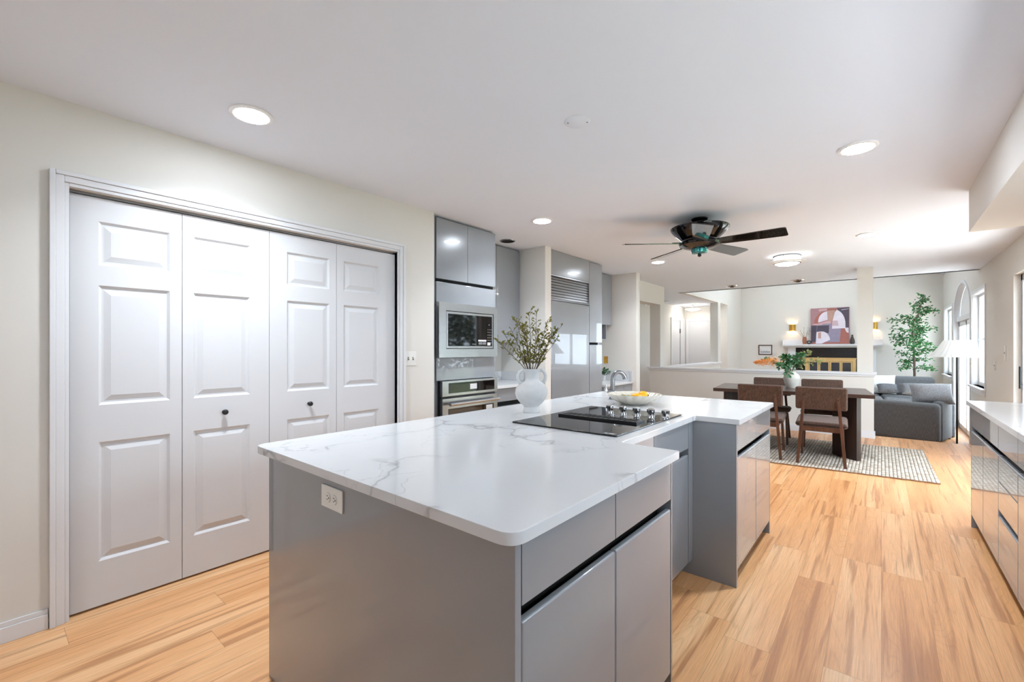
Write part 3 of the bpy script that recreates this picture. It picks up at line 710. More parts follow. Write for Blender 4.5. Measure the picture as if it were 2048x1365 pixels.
# cooktop
cx0, cx1, cy0, cy1 = -1.455, -.872, 1.745, 2.55
t = T('cooktop', 'black glass downdraft cooktop set into the island worktop', 'cooktop', (-1.16, 2.15, .914))
gt = t.part('glass_top', MB().prism(rounded_poly([(cx0, cy0), (cx1, cy0), (cx1, cy1), (cx0, cy1)], (.006,) * 4, 3), .9142, .9215), M['blackglass'], bevel=.0015)
vg = MB(); vx0, vx1, vy0, vy1 = -1.385, -.925, 2.065, 2.165
vg.box(vx0, vx1, vy0, vy0 + .014, .9217, .932).box(vx0, vx1, vy1 - .014, vy1, .9217, .932).box(vx0, vx0 + .012, vy0 + .014, vy1 - .014, .9217, .932).box(vx1 - .012, vx1, vy0 + .014, vy1 - .014, .9217, .932)
nb = 15
for k in range(nb):
    x = vx0 + .02 + (vx1 - vx0 - .04) * k / (nb - 1)
    vg.bar((x - .012, vy0 + .012, .929), (x + .006, vy1 - .012, .929), .012, .006)
vg.box(vx0 + .012, vx1 - .012, vy0 + .014, vy1 - .014, .9217, .9225)
t.part('vent_grille', vg, M['black'], bevel=.001, label='raised black slotted vent grille')
for k in range(5):
    x = -1.222 + k * .0825
    kb = MB().lathe([(.021, .9217), (.021, .926), (.017, .928), (.017, .938), (.0195, .944), (.0195, .960), (.017, .963), (0, .963)], (x, 2.363, 0), 24)
    kn = t.part('control_knob', kb, M['chrome'], smooth=True, ang=30)
    rd = MB()
    for a in range(12):
        th = a * math.pi / 6; rd.bar((x + .0195 * math.cos(th), 2.363 + .0195 * math.sin(th), .944), (x + .0195 * math.cos(th), 2.363 + .0195 * math.sin(th), .9595), .004, .004)
    t.part('grip_ridges', rd, M['nickel'], parent=kn)
mk = MB().box(-.948, -.887, 1.757, 1.785, .92155, .9218)
t.part('maker_plate', mk, M['greymark'], parent=gt, label='small grey rectangular maker mark')
mk = MB()
for a, b in ((-.938, -.934), (-.916, -.912), (-.905, -.901)): mk.box(a, b, 1.762, 1.78, .9218, .92195)
mk.box(-.938, -.925, 1.762, 1.766, .9218, .92195).box(-.912, -.905, 1.769, 1.773, .9218, .92195)
t.part('maker_letters', mk, M['label'], parent=gt)

# handled vase on the island with dried branches
vx, vy, vz = -1.61, 2.112, .9145
t = T('vase', 'white handled ceramic vase on the island holding dried branches', 'vase', (vx, vy, vz))
prof = [(.0, .0), (.049, 0), (.051, .006), (.047, .03), (.046, .038), (.066, .055), (.088, .082), (.098, .112), (.096, .138), (.084, .162), (.064, .180), (.049, .190), (.045, .205), (.046, .232), (.051, .252), (.053, .259), (.049, .260), (.043, .250), (.040, .225), (.040, .2), (.05, .185), (.0, .10)]
t.part('vase_body', MB().lathe([(r, z + vz) for r, z in prof], (vx, vy, 0), 48, rfun=lambda a, i: 1 + .012 * math.sin(3 * a + i * .7)), M['ceramic'], smooth=True, ang=60)
rt = Vector((math.cos(R(39.82)), math.sin(R(39.82)), 0)); fw = Vector((-rt.y, rt.x, 0))
for sd in (-1, 1):
    hd = (rt * sd * .93 - fw * (.36 if sd < 0 else -.1)).normalized()
    hp = []
    for r, z in ((.046, .246), (.062, .252), (.078, .240), (.087, .218), (.084, .194), (.074, .178), (.064, .176)):
        hp.append(Vector((vx, vy, vz)) + hd * r + Vector((0, 0, z)))
    t.part('vase_handle', MB().tube(hp, [.009, .010, .0105, .0105, .0105, .011, .010], 10), M['ceramic'], smooth=True)
rnd = random.Random(7)
def dry_branch(k, n):
    tl = rnd.uniform(-1, 1); 
    lean = (k - (n - 1) / 2) / ((n - 1) / 2) * .155 + rnd.uniform(-.02, .02)
    dep = rnd.uniform(-.10, .10)
    top = .345 - abs(lean) * .55 + rnd.uniform(-.09, .02)
    b0 = Vector((vx, vy, vz + .13)) + rt * lean * .08
    nk = Vector((vx, vy, vz + .25)) + rt * lean * .19 + fw * dep * .15
    tp = Vector((vx, vy, vz + .26 + top)) + rt * lean + fw * dep
    pts = [b0, nk]
    for s in (.25, .5, .75, 1): pts.append(nk.lerp(tp, s) + rt * rnd.uniform(-.008, .008) + Vector((0, 0, rnd.uniform(-.004, .004))) + rt * lean * .18 * s * s)
    root = tag(MB().tube(pts, [.0022, .0022, .002, .0017, .0013, .0009], 6).build('dried_branch', M['twig'], None, smooth=True, loc=tuple(nk)), 'thin dried branch with olive buds in the white handled vase', 'branch', 'dried branches in the island vase')
    tw = MB(); bd = MB()
    for i in range(26):
        s = rnd.uniform(.10, 1.0); j = 1 + s * 4; a = int(min(4, j)); p = pts[a].lerp(pts[a + 1], j - a)
        d = (rt * rnd.uniform(-1, 1) + fw * rnd.uniform(-1, 1) + Vector((0, 0, rnd.uniform(.2, 1.1)))).normalized(); L = rnd.uniform(.018, .05)
        e = p + d * L; tw.tube([p, p.lerp(e, .5) + Vector((0, 0, .002)), e], [.0009, .0008, .0006], 4)
        for q in range(rnd.randint(4, 8)):
            f = p.lerp(e, rnd.uniform(.4, 1)); d2 = (d + Vector((rnd.uniform(-1, 1), rnd.uniform(-1, 1), rnd.uniform(-.6, 1))) * .8).normalized()
            bd.leaf(f, d2, rnd.uniform(.008, .017), rnd.uniform(.005, .009), (rnd.uniform(-1, 1), rnd.uniform(-1, 1), .4))
    tw.build('twigs', M['twig'], root, loc=tuple(nk)); bd.build('buds', M['drybud'], root, loc=tuple(nk))
for k in range(15): dry_branch(k, 15)

# shell bowl with fruit
bx, by, bz = -1.305, 2.875, .9145
t = T('bowl', 'scalloped pearl shell bowl holding yellow and green fruit', 'bowl', (bx, by, bz))
def scal(a, i): return 1 + .055 * min(1, max(0, (i - 1)) / 4) * abs(math.cos(a * 9)) if i < 9 else 1 + .055 * min(1, max(0, 16 - i) / 5) * abs(math.cos(a * 9))
prof = [(.0, .0), (.075, 0), (.095, .006), (.125, .021), (.148, .038), (.163, .054), (.170, .066), (.172, .070), (.169, .071), (.160, .064), (.144, .047), (.12, .03), (.09, .016), (.06, .010), (0, .009)]
t.part('bowl_shell', MB().lathe([(r, z + bz) for r, z in prof], (bx, by, 0), 108, rfun=scal), M['pearl'], smooth=True, ang=60)
for (dx, dy, r, mm, nm, lab) in ((.02, .02, .031, 'lemon', 'lemon', 'yellow orange fruit in the middle of the shell bowl'), (.075, .045, .031, 'lemon', 'lemon', 'yellow orange fruit at the right in the shell bowl'),
                                 (.045, -.045, .030, 'lemon', 'lemon', 'yellow orange fruit at the front of the shell bowl'), (-.045, -.02, .026, 'lime', 'lime', 'green fruit beside the yellow fruit in the shell bowl'), (-.09, -.055, .023, 'lime', 'lime', 'small green fruit at the left in the shell bowl')):
    p = Vector((bx, by, 0)) + rt * dx + fw * dy; z = bz + .016 + r * .9 + (.012 if math.hypot(dx, dy) > .08 else 0)
    m = MB().ball((p.x, p.y, z), r, 20, (1.22, 1, .92)); o = tag(m.build(nm, M[mm], None, smooth=True, loc=(p.x, p.y, z)), lab, 'fruit', 'fruit in the shell bowl')
    MB().lathe([(.0, 0), (.006, .001), (.004, .004), (0, .005)], (p.x + r * 1.2, p.y, z), 10, axis='x').build('stem_nub', M['twig'], o, smooth=True, loc=(p.x, p.y, z))

# gooseneck faucet
fx, fy, fz = -1.545, 3.03, .9145
t = T('faucet', 'grey gooseneck faucet standing behind the shell bowl', 'faucet', (fx, fy, fz))
t.part('base', MB().lathe([(.030, 0), (.030, .006), (.024, .012), (.019, .03), (.018, .06)], (fx, fy, fz), 24), M['nickel'], smooth=True, ang=30)
sp = []
for k in range(15):
    a = math.pi * k / 14 * .96
    sp.append(Vector((fx, fy, fz + .145)) + rt * (.047 - .047 * math.cos(a)) + Vector((0, 0, .058 * math.sin(a))))
sp = [Vector((fx, fy, fz + .05))] + sp
t.part('spout', MB().tube(sp, [.018, .0165] + [.0155] * 8 + [.0165] * 3 + [.0175] * 3, 16), M['nickel'], smooth=True)
hb = Vector((fx, fy, fz + .062)); t.part('handle_hub', MB().tube([hb, hb - rt * .04], [.016, .014], 16), M['nickel'], smooth=True, ang=30)
t.part('handle', MB().tube([hb - rt * .038, hb - rt * .052 + Vector((0, 0, .012)), hb - rt * .045 + Vector((0, 0, .052))], [.012, .011, .007], 12), M['chrome'], smooth=True, label='bright chrome lever handle')

# ------------------------------------------------------------------ left-hand units
XF = -2.99
def slab(t, name, y0, y1, z0, z1, xf=XF, th=.04, m=None, parent=None, bev=.002, label=None):
    q = .0015
    return t.part(name, B(xf - th, xf, y0 + q, y1 - q, z0 + q, z1 - q), m or M['cab'], bevel=bev, parent=parent, label=label)
t = T('oven_cabinet', 'tall grey gloss cabinet housing the microwave and wall oven', 'cabinet', (-3.3, 2.92, 0))
t.part('carcass', B(XB + .003, XF - .042, 2.512, 3.325, .09, 2.462), M['cab'])
t.part('side_filler', B(XF - .042, XF - .012, 2.512, 2.545, .09, 2.45), M['cab'])
slab(t, 'cabinet_door', 2.552, 2.935, 1.912, 2.450); slab(t, 'cabinet_door', 2.935, 3.325, 1.912, 2.450)
t.part('handle_channel', B(XF - .0418, XF - .036, 2.55, 3.325, 1.88, 1.92), M['void'])
slab(t, 'upper_panel', 2.552, 3.325, 1.705, 1.886); slab(t, 'middle_panel', 2.552, 3.325, 1.008, 1.212); slab(t, 'lower_drawer', 2.552, 3.325, .09, .30)
t.part('toe_kick', B(XB + .05, XF - .08, 2.512, 3.325, 0, .09), M['toe'])
# microwave
y0, y1, z0, z1 = 2.545, 3.305, 1.215, 1.703; xa, xb = XF + .001, -2.945
t = T('microwave', 'built-in steel framed microwave above the wall oven', 'microwave', (xb, 2.92, z0))
iy0, iy1, iz0, iz1 = y0 + .082, y1 - .058, z0 + .076, z1 - .072
fr = MB().box(xa, xb, y0, iy0, z0, z1).box(xa, xb, iy1, y1, z0, z1).box(xa, xb, iy0, iy1, z0, iz0).box(xa, xb, iy0, iy1, iz1, z1)
t.part('trim_frame', fr, M['steel'])
t.part('shadow_gap', B(xa, xb - .014, iy0, iy1, iz0, iz1), M['void'])
df = MB(); ia = .006; bw = .020
df.box(xb - .013, xb - .003, iy0 + ia, iy0 + ia + bw, iz0 + ia, iz1 - ia).box(xb - .013, xb - .003, iy1 - ia - bw * .6, iy1 - ia, iz0 + ia, iz1 - ia)
df.box(xb - .013, xb - .003, iy0 + ia + bw, iy1 - ia - bw * .6, iz0 + ia, iz0 + ia + bw).box(xb - .013, xb - .003, iy0 + ia + bw, iy1 - ia - bw * .6, iz1 - ia - bw, iz1 - ia)
t.part('door_frame', df, M['steel'], bevel=.0015)
gy0, gy1, gz0, gz1 = iy0 + ia + bw, iy1 - ia - bw * .6, iz0 + ia + bw, iz1 - ia - bw
ys = gy0 + (gy1 - gy0) * .865
t.part('door_glass', B(xb - .013, xb - .005, gy0, ys - .001, gz0, gz1), M['blackglass'])
cp = t.part('control_panel', B(xb - .013, xb - .005, ys + .001, gy1, gz0, gz1), M['blackglass'])
for r in range(6):
    for c in range(3):
        yy = ys + .014 + c * .022; zz = gz1 - .13 - r * .026
        t.part('key', B(xb - .0052, xb - .0046, yy, yy + .012, zz, zz + .006), M['greymark'], parent=cp)
t.part('start_key', B(xb - .0052, xb - .0046, ys + .03, ys + .042, gz1 - .085, gz1 - .075), M['greymark'], parent=cp)
t.part('sticker', MB().box(xb - .0049, xb - .0043, ys - .115, ys - .004, gz0 + .045, gz0 + .06), M['label'], label='white strip sticker')
for ya, yb in ((-.11, -.06), (-.054, -.006)):
    t.part('printed_notice', B(xb - .0049, xb - .0043, ys + ya, ys + yb, gz0 + .015, gz0 + .039), M['greymark'])
t.part('maker_mark', B(xb - .0049, xb - .0043, ys - .20, ys - .145, gz0 + .016, gz0 + .022), M['greymark'])
t.part('energy_label', B(xb - .0049, xb - .0043, ys + .012, ys + .055, gz0 + .008, gz0 + .036), M['label'])
# wall oven
t = T('wall_oven', 'stainless steel wall oven under the microwave', 'oven', (-2.95, 2.96, .3)); y0, y1 = 2.592, 3.318; xb = -2.955
t.part('oven_body', B(XF - .04, XF + .003, y0 + .01, y1 - .01, .305, 1.004), M['black'])
t.part('control_panel', B(XF + .003, xb, y0, y1, .868, 1.004), M['steel'], bevel=.003)
cg = t.part('control_glass', B(xb, xb + .003, y0 + .075, y1 - .05, .893, .985), M['blackglass'])
t.part('sticker', B(xb + .003, xb + .0035, 2.93, 3.02, .915, .965), M['label'], parent=cg)
dr = t.part('oven_door', B(XF + .003, xb, y0, y1, .31, .848), M['steel'], bevel=.003)
t.part('door_window', B(xb, xb + .002, y0 + .07, y1 - .06, .40, .755), M['blackglass'], parent=dr)
t.part('sticker', B(xb + .002, xb + .0026, 3.15, 3.24, .70, .745), M['label'], parent=dr)
hm = MB().tube([(xb + .045, y0 + .05, .80), (xb + .045, y1 - .03, .80)], .016, 16)
for yy in (y0 + .09, y1 - .07): hm.tube([(xb, yy, .80), (xb + .045, yy, .80)], .009, 10)
t.part('door_handle', hm, M['steel'], parent=dr, smooth=True, ang=40)
# recessed upper and base cabinets between oven and fridge
t = T('wall_cabinet', 'tall grey wall cabinet set back between oven cabinet and fridge', 'cabinet', (-3.4, 3.7, 1.37))
t.part('carcass', B(XB + .003, -3.332, 3.328, 4.132, 1.362, 2.46), M['cab'])
slab(t, 'cabinet_door', 3.33, 3.70, 1.362, 2.448, -3.31, .02); slab(t, 'cabinet_door', 3.70, 4.115, 1.362, 2.448, -3.31, .02)
t = T('base_cabinet', 'grey base cabinet with dark channel between oven and fridge', 'cabinet', (-3.3, 3.7, 0))
t.part('carcass', B(XB + .003, -3.05, 3.328, 4.132, .09, .884), M['cab'])
slab(t, 'drawer_front', 3.33, 3.73, .745, .880, -3.0, .045); slab(t, 'drawer_front', 3.73, 4.13, .745, .880, -3.0, .045)
slab(t, 'cabinet_door', 3.33, 3.73, .09, .70, -3.0, .045); slab(t, 'cabinet_door', 3.73, 4.13, .09, .70, -3.0, .045)
t.part('handle_channel', B(-3.049, -3.044, 3.33, 4.13, .69, .755), M['void'])
t.part('toe_kick', B(XB + .05, -3.07, 3.328, 4.132, 0, .09), M['toe'])
t = T('countertop', 'small white quartz counter between oven and fridge with upstand', 'countertop', (-3.3, 3.7, .885))
t.part('worktop', B(XB + .021, -2.975, 3.328, 4.132, .885, .915), M['quartz'], bevel=.002)
t.part('upstand', MB().box(XB + .003, XB + .02, 3.328, 4.112, .885, 1.015).box(XB + .003, -3.03, 4.113, 4.133, .9155, 1.015), M['quartz'], bevel=.002)
# fridge
t = T('refrigerator', 'tall panelled fridge with louvred steel vent at the top', 'fridge', (-3.3, 4.72, 0))
t.part('body', B(XB + .003, XF - .045, 4.255, 5.195, .02, 2.15), M['cab'])
t.part('fridge_door', B(XF - .044, XF, 4.312, 5.193, .09, 1.862), M['cab'], bevel=.002)
t.part('door_handle', MB().box(XF - .044, XF - .03, 4.256, 4.311, .09, 1.868).box(XF - .03, XF + .004, 4.302, 4.311, .09, 1.868).box(XF - .03, XF - .002, 4.256, 4.262, .09, 1.868), M['nickel'], label='full height grey metal edge handle')
gr = MB().box(XF - .044, XF - .04, 4.27, 5.19, 1.878, 2.166)
gr.box(XF - .04, XF, 4.256, 4.266, 1.872, 2.172).box(XF - .04, XF, 5.188, 5.197, 1.872, 2.172).box(XF - .04, XF, 4.266, 5.188, 2.160, 2.172).box(XF - .04, XF, 4.266, 5.188, 1.872, 1.886)
gp = t.part('grille_frame', gr, M['steel'])
for k in range(8):
    z = 1.893 + k * .0335
    lv = MB().bar((XF - .016, 4.267, z + .013), (XF - .016, 5.187, z + .013), .030, .005, up=(.93, 0, .37))
    t.part('louvre', lv, M['steel'], parent=gp)
t.part('grille_back', B(XF - .0398, XF - .038, 4.27, 5.187, 1.888, 2.158), M['void'], parent=gp)
t.part('toe_grille', B(XB + .05, XF - .06, 4.255, 5.195, 0, .0195), M['toe'])
t = T('wall_cabinet', 'grey panel fronted cabinet above the fridge vent', 'cabinet', (-3.3, 4.72, 2.174))
t.part('carcass', B(XB + .003, XF - .025, 4.253, 5.195, 2.175, 2.466), M['cab']); t.part('flap_door', B(XF - .024, XF, 4.253, 5.195, 2.176, 2.464), M['cab'], bevel=.001)
t = T('pantry_cabinet', 'narrow tall grey pantry cabinet right of the fridge', 'cabinet', (-3.3, 5.38, 0))
t.part('carcass', B(XB + .003, XF - .042, 5.2, 5.545, .09, 2.462), M['cab'])
slab(t, 'upper_door', 5.2, 5.545, 1.372, 2.452); slab(t, 'lower_door', 5.2, 5.545, .09, 1.345)
t.part('handle_channel', B(XF - .0418, XF - .036, 5.205, 5.49, 1.335, 1.38), M['void'])
t.part('toe_kick', B(XB + .05, XF - .08, 5.2, 5.545, 0, .09), M['toe'])
t = T('wall_cabinet', 'grey wall cabinet with open cubby above the desk nook', 'cabinet', (-3.45, 6.0, 1.42))
t.part('carcass', B(XB + .003, -3.322, 5.55, 6.465, 1.662, 2.458), M['cab'])
slab(t, 'cabinet_door', 5.55, 6.0, 1.662, 2.448, -3.30, .02); slab(t, 'cabinet_door', 6.0, 6.445, 1.662, 2.448, -3.30, .02)
cb = MB().box(XB + .003, -3.31, 5.56, 6.28, 1.425, 1.443).box(XB + .003, -3.31, 6.262, 6.28, 1.443, 1.661).box(XB + .003, -3.31, 5.56, 5.578, 1.443, 1.661).box(XB, XB + .012, 5.578, 6.262, 1.443, 1.661).box(XB + .012, -3.31, 5.9, 5.915, 1.443, 1.661)
t.part('cubby', cb, M['cab'])
t = T('desk_cabinet', 'grey desk drawers in the nook right of the pantry', 'desk', (-3.3, 6.0, 0))
t.part('carcass', B(XB + .003, -2.99, 5.55, 6.467, .62, .755), M['cab'])
slab(t, 'drawer_front', 5.55, 6.17, .625, .752, -2.965, .024); slab(t, 'drawer_front', 6.17, 6.46, .625, .752, -2.965, .024)
t.part('side_support', MB().box(XB + .003, -3.0, 5.552, 5.572, 0, .62).box(XB + .003, -3.0, 6.445, 6.465, 0, .62), M['cab'])
t = T('countertop', 'low white quartz desktop with upstand in the nook', 'countertop', (-3.3, 6.0, .756))
t.part('worktop', B(XB + .021, -2.945, 5.55, 6.467, .756, .786), M['quartz'], bevel=.002)
t.part('upstand', MB().box(XB + .003, XB + .02, 5.55, 6.447, .756, .945).box(XB + .003, -2.955, 6.448, 6.468, .7865, .945), M['quartz'], bevel=.002)
px, py, pz = -3.37, 6.28, .787
t = T('potted_plant', 'small leafy plant half hidden behind the pantry on the desk', 'plant', (px, py, pz))
t.part('pot', MB().lathe([(.0, 0), (.035, 0), (.045, .08), (.042, .08), (.038, .06), (0, .06)], (px, py, pz), 20), M['ceramic'], smooth=True, ang=40)
lf = MB(); r2 = random.Random(3)
for k in range(70):
    d = Vector((r2.uniform(-1, 1), r2.uniform(-1, 1), r2.uniform(.1, 1.3))).normalized(); p = Vector((px, py, pz + .08)) + d * r2.uniform(.02, .11)
    lf.leaf(p, d, .045, .03, (r2.uniform(-1, 1), r2.uniform(-1, 1), 1))
t.part('foliage', lf, M['leaf'])

# ------------------------------------------------------------------ right-hand run
XRF = .50
t = T('base_cabinet', 'grey gloss base cabinet at the far end of the right counter', 'cabinet', (.8, 4.1, 0), 'right-hand base cabinets')
t.part('end_panel', B(XRF, XR - .002, 4.59, 4.61, 0, .883), M['cab'], bevel=.0015)
t.part('carcass', B(XRF + .056, XR - .002, 3.63, 4.589, .09, .883), M['cab'])
fronts(t, XRF, -1, (3.629, 4.111, 4.588)); t.part('toe_kick', B(XRF + .072, XR - .05, 3.63, 4.589, 0, .09), M['toe'])
t = T('base_cabinet', 'grey drawer stack cabinet second from the far end of the right counter', 'cabinet', (.8, 3.4, 0), 'right-hand base cabinets')
t.part('carcass', B(XRF + .056, XR - .002, 3.167, 3.628, .09, .883), M['cab'])
for a, b in ((.735, .878), (.557, .70), (.40, .5545), (.09, .365)): t.part('drawer_front', B(XRF, XRF + .055, 3.168, 3.6265, a, b), M['cab'], bevel=.006 if b in (.70, .365) else .002, segs=3)
for a in (.68, .345): t.part('handle_channel', B(XRF + .051, XRF + .055, 3.168, 3.627, a, a + .075), M['void'])
t.part('toe_kick', B(XRF + .072, XR - .05, 3.167, 3.628, 0, .09), M['toe'])
for i, (a, b) in enumerate(((2.2, 3.166), (1.2, 2.199), (.2, 1.199))):
    t = T('base_cabinet', ('grey cabinet at the right edge nearest the drawer stack', 'grey right-hand cabinet below the middle of the counter', 'grey right-hand cabinet nearest the viewer')[i], 'cabinet', (.8, (a + b) / 2, 0), 'right-hand base cabinets')
    t.part('carcass', B(XRF + .056, XR - .002, a, b, .09, .883), M['cab']); fronts(t, XRF, -1, (a, (a + b) / 2, b)); t.part('toe_kick', B(XRF + .072, XR - .05, a, b, 0, .09), M['toe'])
tag(MB().prism(rounded_poly([(.478, .2), (XR - .001, .2), (XR - .001, 4.648), (.478, 4.648)], (.01, .001, .001, .012)), .884, .914).build('countertop', M['quartz'], None, bevel=.003, loc=(.8, 2.5, .884)), 'long white quartz counter along the right wall', 'countertop')

# ------------------------------------------------------------------ ceiling fittings
def downlight(x, y, label, group='lit recessed ceiling lights'):
    t = T('recessed_light', label, 'ceiling light', (x, y, CEIL), group)
    t.part('trim_ring', MB().lathe([(.078, CEIL - .0005), (.098, CEIL - .0005), (.097, CEIL - .006), (.086, CEIL - .011), (.078, CEIL - .010)], (x, y, 0), 40, close=False), M['baffle'], smooth=True, ang=50)
    t.part('lens', MB().lathe([(0, CEIL - .0150), (.04, CEIL - .0142), (.070, CEIL - .0125), (.079, CEIL - .0095), (.079, CEIL - .002)], (x, y, 0), 40, close=False), M['lens'], smooth=True)
    d = bpy.data.lights.new('downlight_beam', 'AREA'); d.shape = 'DISK'; d.size = .15; d.energy = LAMP_W; d.spread = R(128); d.color = (.84, .925, 1.0)
    o = bpy.data.objects.new('downlight_beam', d); COL.objects.link(o); o.location = (0, 0, -.0165); o.parent = t.o
downlight(-2.421, .868, 'lit round recessed light in front of the closet doors')
downlight(-2.384, 3.289, 'lit round recessed light in front of the oven cabinet')
downlight(-2.322, 5.872, 'lit round recessed light behind the lower fan blade, before the desk nook')
downlight(-.105, 3.273, 'lit round recessed light nearest the soffit on the right')
downlight(-.109, 5.833, 'lit round recessed light above the right end of the dining table')
for i, (x, y) in enumerate(((-2.156, 9.009), (-1.109, 9.008))):
    t = T('recessed_light', ('unlit eyeball recessed light on the left near the ceiling edge', 'unlit eyeball recessed light on the right near the ceiling edge')[i], 'ceiling light', (x, y, CEIL), 'unlit eyeball lights')
    t.part('trim_ring', MB().lathe([(.075, CEIL - .0005), (.105, CEIL - .0005), (.10, CEIL - .010), (.075, CEIL - .014)], (x, y, 0), 36, close=False), M['chrome'], smooth=True, ang=50)
    t.part('eyeball', MB().ball((x, y, CEIL - .004), .074, 24, (1, 1, .38)), M['nickel'], smooth=True)
    t.part('aperture', MB().lathe([(0, CEIL - .0345), (.034, CEIL - .033)], (x + .01, y - .012, 0), 24, close=False), M['void'])
t = T('ceiling_can', 'open black recessed can above the set back wall cabinet', 'ceiling light', (-3.128, 3.675, CEIL))
t.part('trim_ring', MB().lathe([(.066, CEIL - .0005), (.084, CEIL - .0005), (.082, CEIL - .006), (.066, CEIL - .007)], (-3.128, 3.675, 0), 36, close=False), M['nickel'], smooth=True)
t.part('can_opening', MB().lathe([(0, CEIL - .001), (.067, CEIL - .001)], (-3.128, 3.675, 0), 36, close=False), M['void'])
t = T('cover_plate', 'plain round white cover plate in the middle of the kitchen ceiling', 'cover', (-1.204, 1.972, CEIL))
t.part('plate', MB().lathe([(0, CEIL - .006), (.062, CEIL - .006), (.068, CEIL - .0005)], (-1.204, 1.972, 0), 40, close=False), M['ceil'], smooth=True, ang=50)
sc_ = MB()
for s in (-1, 1): sc_.lathe([(0, CEIL - .0075), (.003, CEIL - .0075), (.0035, CEIL - .006)], (-1.204 + s * .04, 1.972 + s * .028, 0), 10, close=False)
t.part('screw', sc_, M['slot'])
for (x, y, z, lab, wall) in ((-4.08, 10.82, CEIL, 'round smoke detector on the hall ceiling', False), (-4.335, 10.14, 2.37, 'small detector high on the hall wall seen through the opening', True)):
    t = T('smoke_detector', lab, 'smoke detector', (x, y, z))
    if not wall:
        t.part('body', MB().lathe([(.07, z - .001), (.07, z - .02), (.05, z - .035), (0, z - .036)], (x, y, 0), 28, close=False), M['baffle'], smooth=True, ang=40)
        t.part('sensor_slot', MB().lathe([(.0715, z - .018), (.0715, z - .012)], (x, y, 0), 28, close=False), M['slot'])
    else:
        t.part('body', MB().lathe([(.06, .004), (.06, .03), (.04, .04), (0, .041)], (x - .004, y, z), 28, axis='x'), M['baffle'], smooth=True, ang=40)
        t.part('sensor_slot', B(x + .041, x + .043, y - .04, y + .03, z - .012, z + .012), M['slot'])
# ceiling fan
fxx, fyy = -1.263, 4.162
t = T('ceiling_fan', 'black five blade ceiling fan with a bowl shaped motor housing', 'ceiling fan', (fxx, fyy, CEIL))
t.part('canopy', MB().lathe([(0, CEIL - .0005), (.072, CEIL - .0005), (.075, CEIL - .012), (.066, CEIL - .022), (.052, CEIL - .028), (.05, CEIL - .055), (.032, CEIL - .064), (.03, CEIL - .11), (0, CEIL - .11)], (fxx, fyy, 0), 36), M['fanmetal'], smooth=True, ang=35)
t.part('motor_housing', MB().lathe([(0, 2.375), (.10, 2.372), (.235, 2.385), (.25, 2.383), (.246, 2.366), (.215, 2.33), (.17, 2.292), (.15, 2.272), (.15, 2.262), (0, 2.262)], (fxx, fyy, 0), 48), M['fanmetal'], smooth=True, ang=35)
t.part('lower_bowl', MB().lathe([(.16, 2.252), (.178, 2.246), (.17, 2.226), (.13, 2.205), (.085, 2.19), (0, 2.19)], (fxx, fyy, 0), 48, close=False), M['fanmetal'], smooth=True, ang=35)
t.part('glass_ring', MB().lathe([(.070, 2.191), (.072, 2.170), (.066, 2.156), (.03, 2.148), (0, 2.147)], (fxx, fyy, 0), 36, close=False), M['teal'], smooth=True, ang=40, label='iridescent teal glass ring')
t.part('finial', MB().lathe([(.012, 2.148), (.017, 2.142), (.016, 2.130), (0, 2.122)], (fxx, fyy, 0), 20, close=False), M['fanmetal'], smooth=True)
for k in range(5):
    al = R(39 + 72 * k)          # from image-right towards the viewer
    d = (rt * math.cos(al) - fw * math.sin(al)).normalized(); sd = Vector((-d.y, d.x, 0)); up = Vector((0, 0, 1))
    pit = R(-12); cw = (sd * math.cos(pit) + up * math.sin(pit)); nn = d.cross(cw).normalized()
    c0 = Vector((fxx, fyy, 2.243)); m = MB()
    outl = []
    for r, hw in ((.125, .045), (.20, .060), (.45, .072), (.64, .078), (.672, .074), (.680, .062)): outl.append((r, hw))
    pl = [(r, hw) for r, hw in outl] + [(r, -hw) for r, hw in outl[::-1]]
    n = len(pl); vs = [c0 + d * r + cw * h + nn * .004 for r, h in pl] + [c0 + d * r + cw * h - nn * .004 for r, h in pl]
    m._add(vs, [list(range(n)), list(range(n, 2 * n))[::-1]] + [(i, n + i, n + (i + 1) % n, (i + 1) % n) for i in range(n)])
    bl = t.part('fan_blade', m, M['fanblk'])
    t.part('blade_iron', MB().bar(c0 + d * .10 + nn * .008, c0 + d * .24 + nn * .0085, .05, .008, up=nn), M['fanmetal'], parent=bl)
# flush light over the dining table
lx, ly = -.917, 6.537
t = T('flush_light', 'round flush ceiling light with glass flange above the dining table', 'ceiling light', (lx, ly, CEIL))
t.part('ceiling_pan', MB().lathe([(0, CEIL - .0005), (.152, CEIL - .0005), (.155, CEIL - .012), (.148, CEIL - .018)], (lx, ly, 0), 48, close=False), M['nickel'], smooth=True, ang=40)
t.part('glass_drum', MB().lathe([(.146, CEIL - .018), (.146, CEIL - .075)], (lx, ly, 0), 48, close=False), M['glow_soft'], smooth=True)
bd = MB()
for k in range(3):
    a = k * 2.094 + .4; bd.bar((lx + .15 * math.cos(a), ly + .15 * math.sin(a), CEIL - .015), (lx + .15 * math.cos(a), ly + .15 * math.sin(a), CEIL - .08), .008, .008)
t.part('strut', bd, M['chrome'])
t.part('glass_flange', MB().lathe([(.147, CEIL - .078), (.205, CEIL - .078), (.207, CEIL - .084), (.15, CEIL - .086)], (lx, ly, 0), 48, close=False), M['baffle'], smooth=True, ang=30)
t.part('chrome_ring', MB().lathe([(.147, CEIL - .086), (.152, CEIL - .098), (.136, CEIL - .102), (.132, CEIL - .09)], (lx, ly, 0), 48, close=False), M['chrome'], smooth=True, ang=40)
t.part('glass_dome', MB().lathe([(.134, CEIL - .096), (.11, CEIL - .112), (.06, CEIL - .124), (0, CEIL - .128)], (lx, ly, 0), 48, close=False), M['glow'], smooth=True)
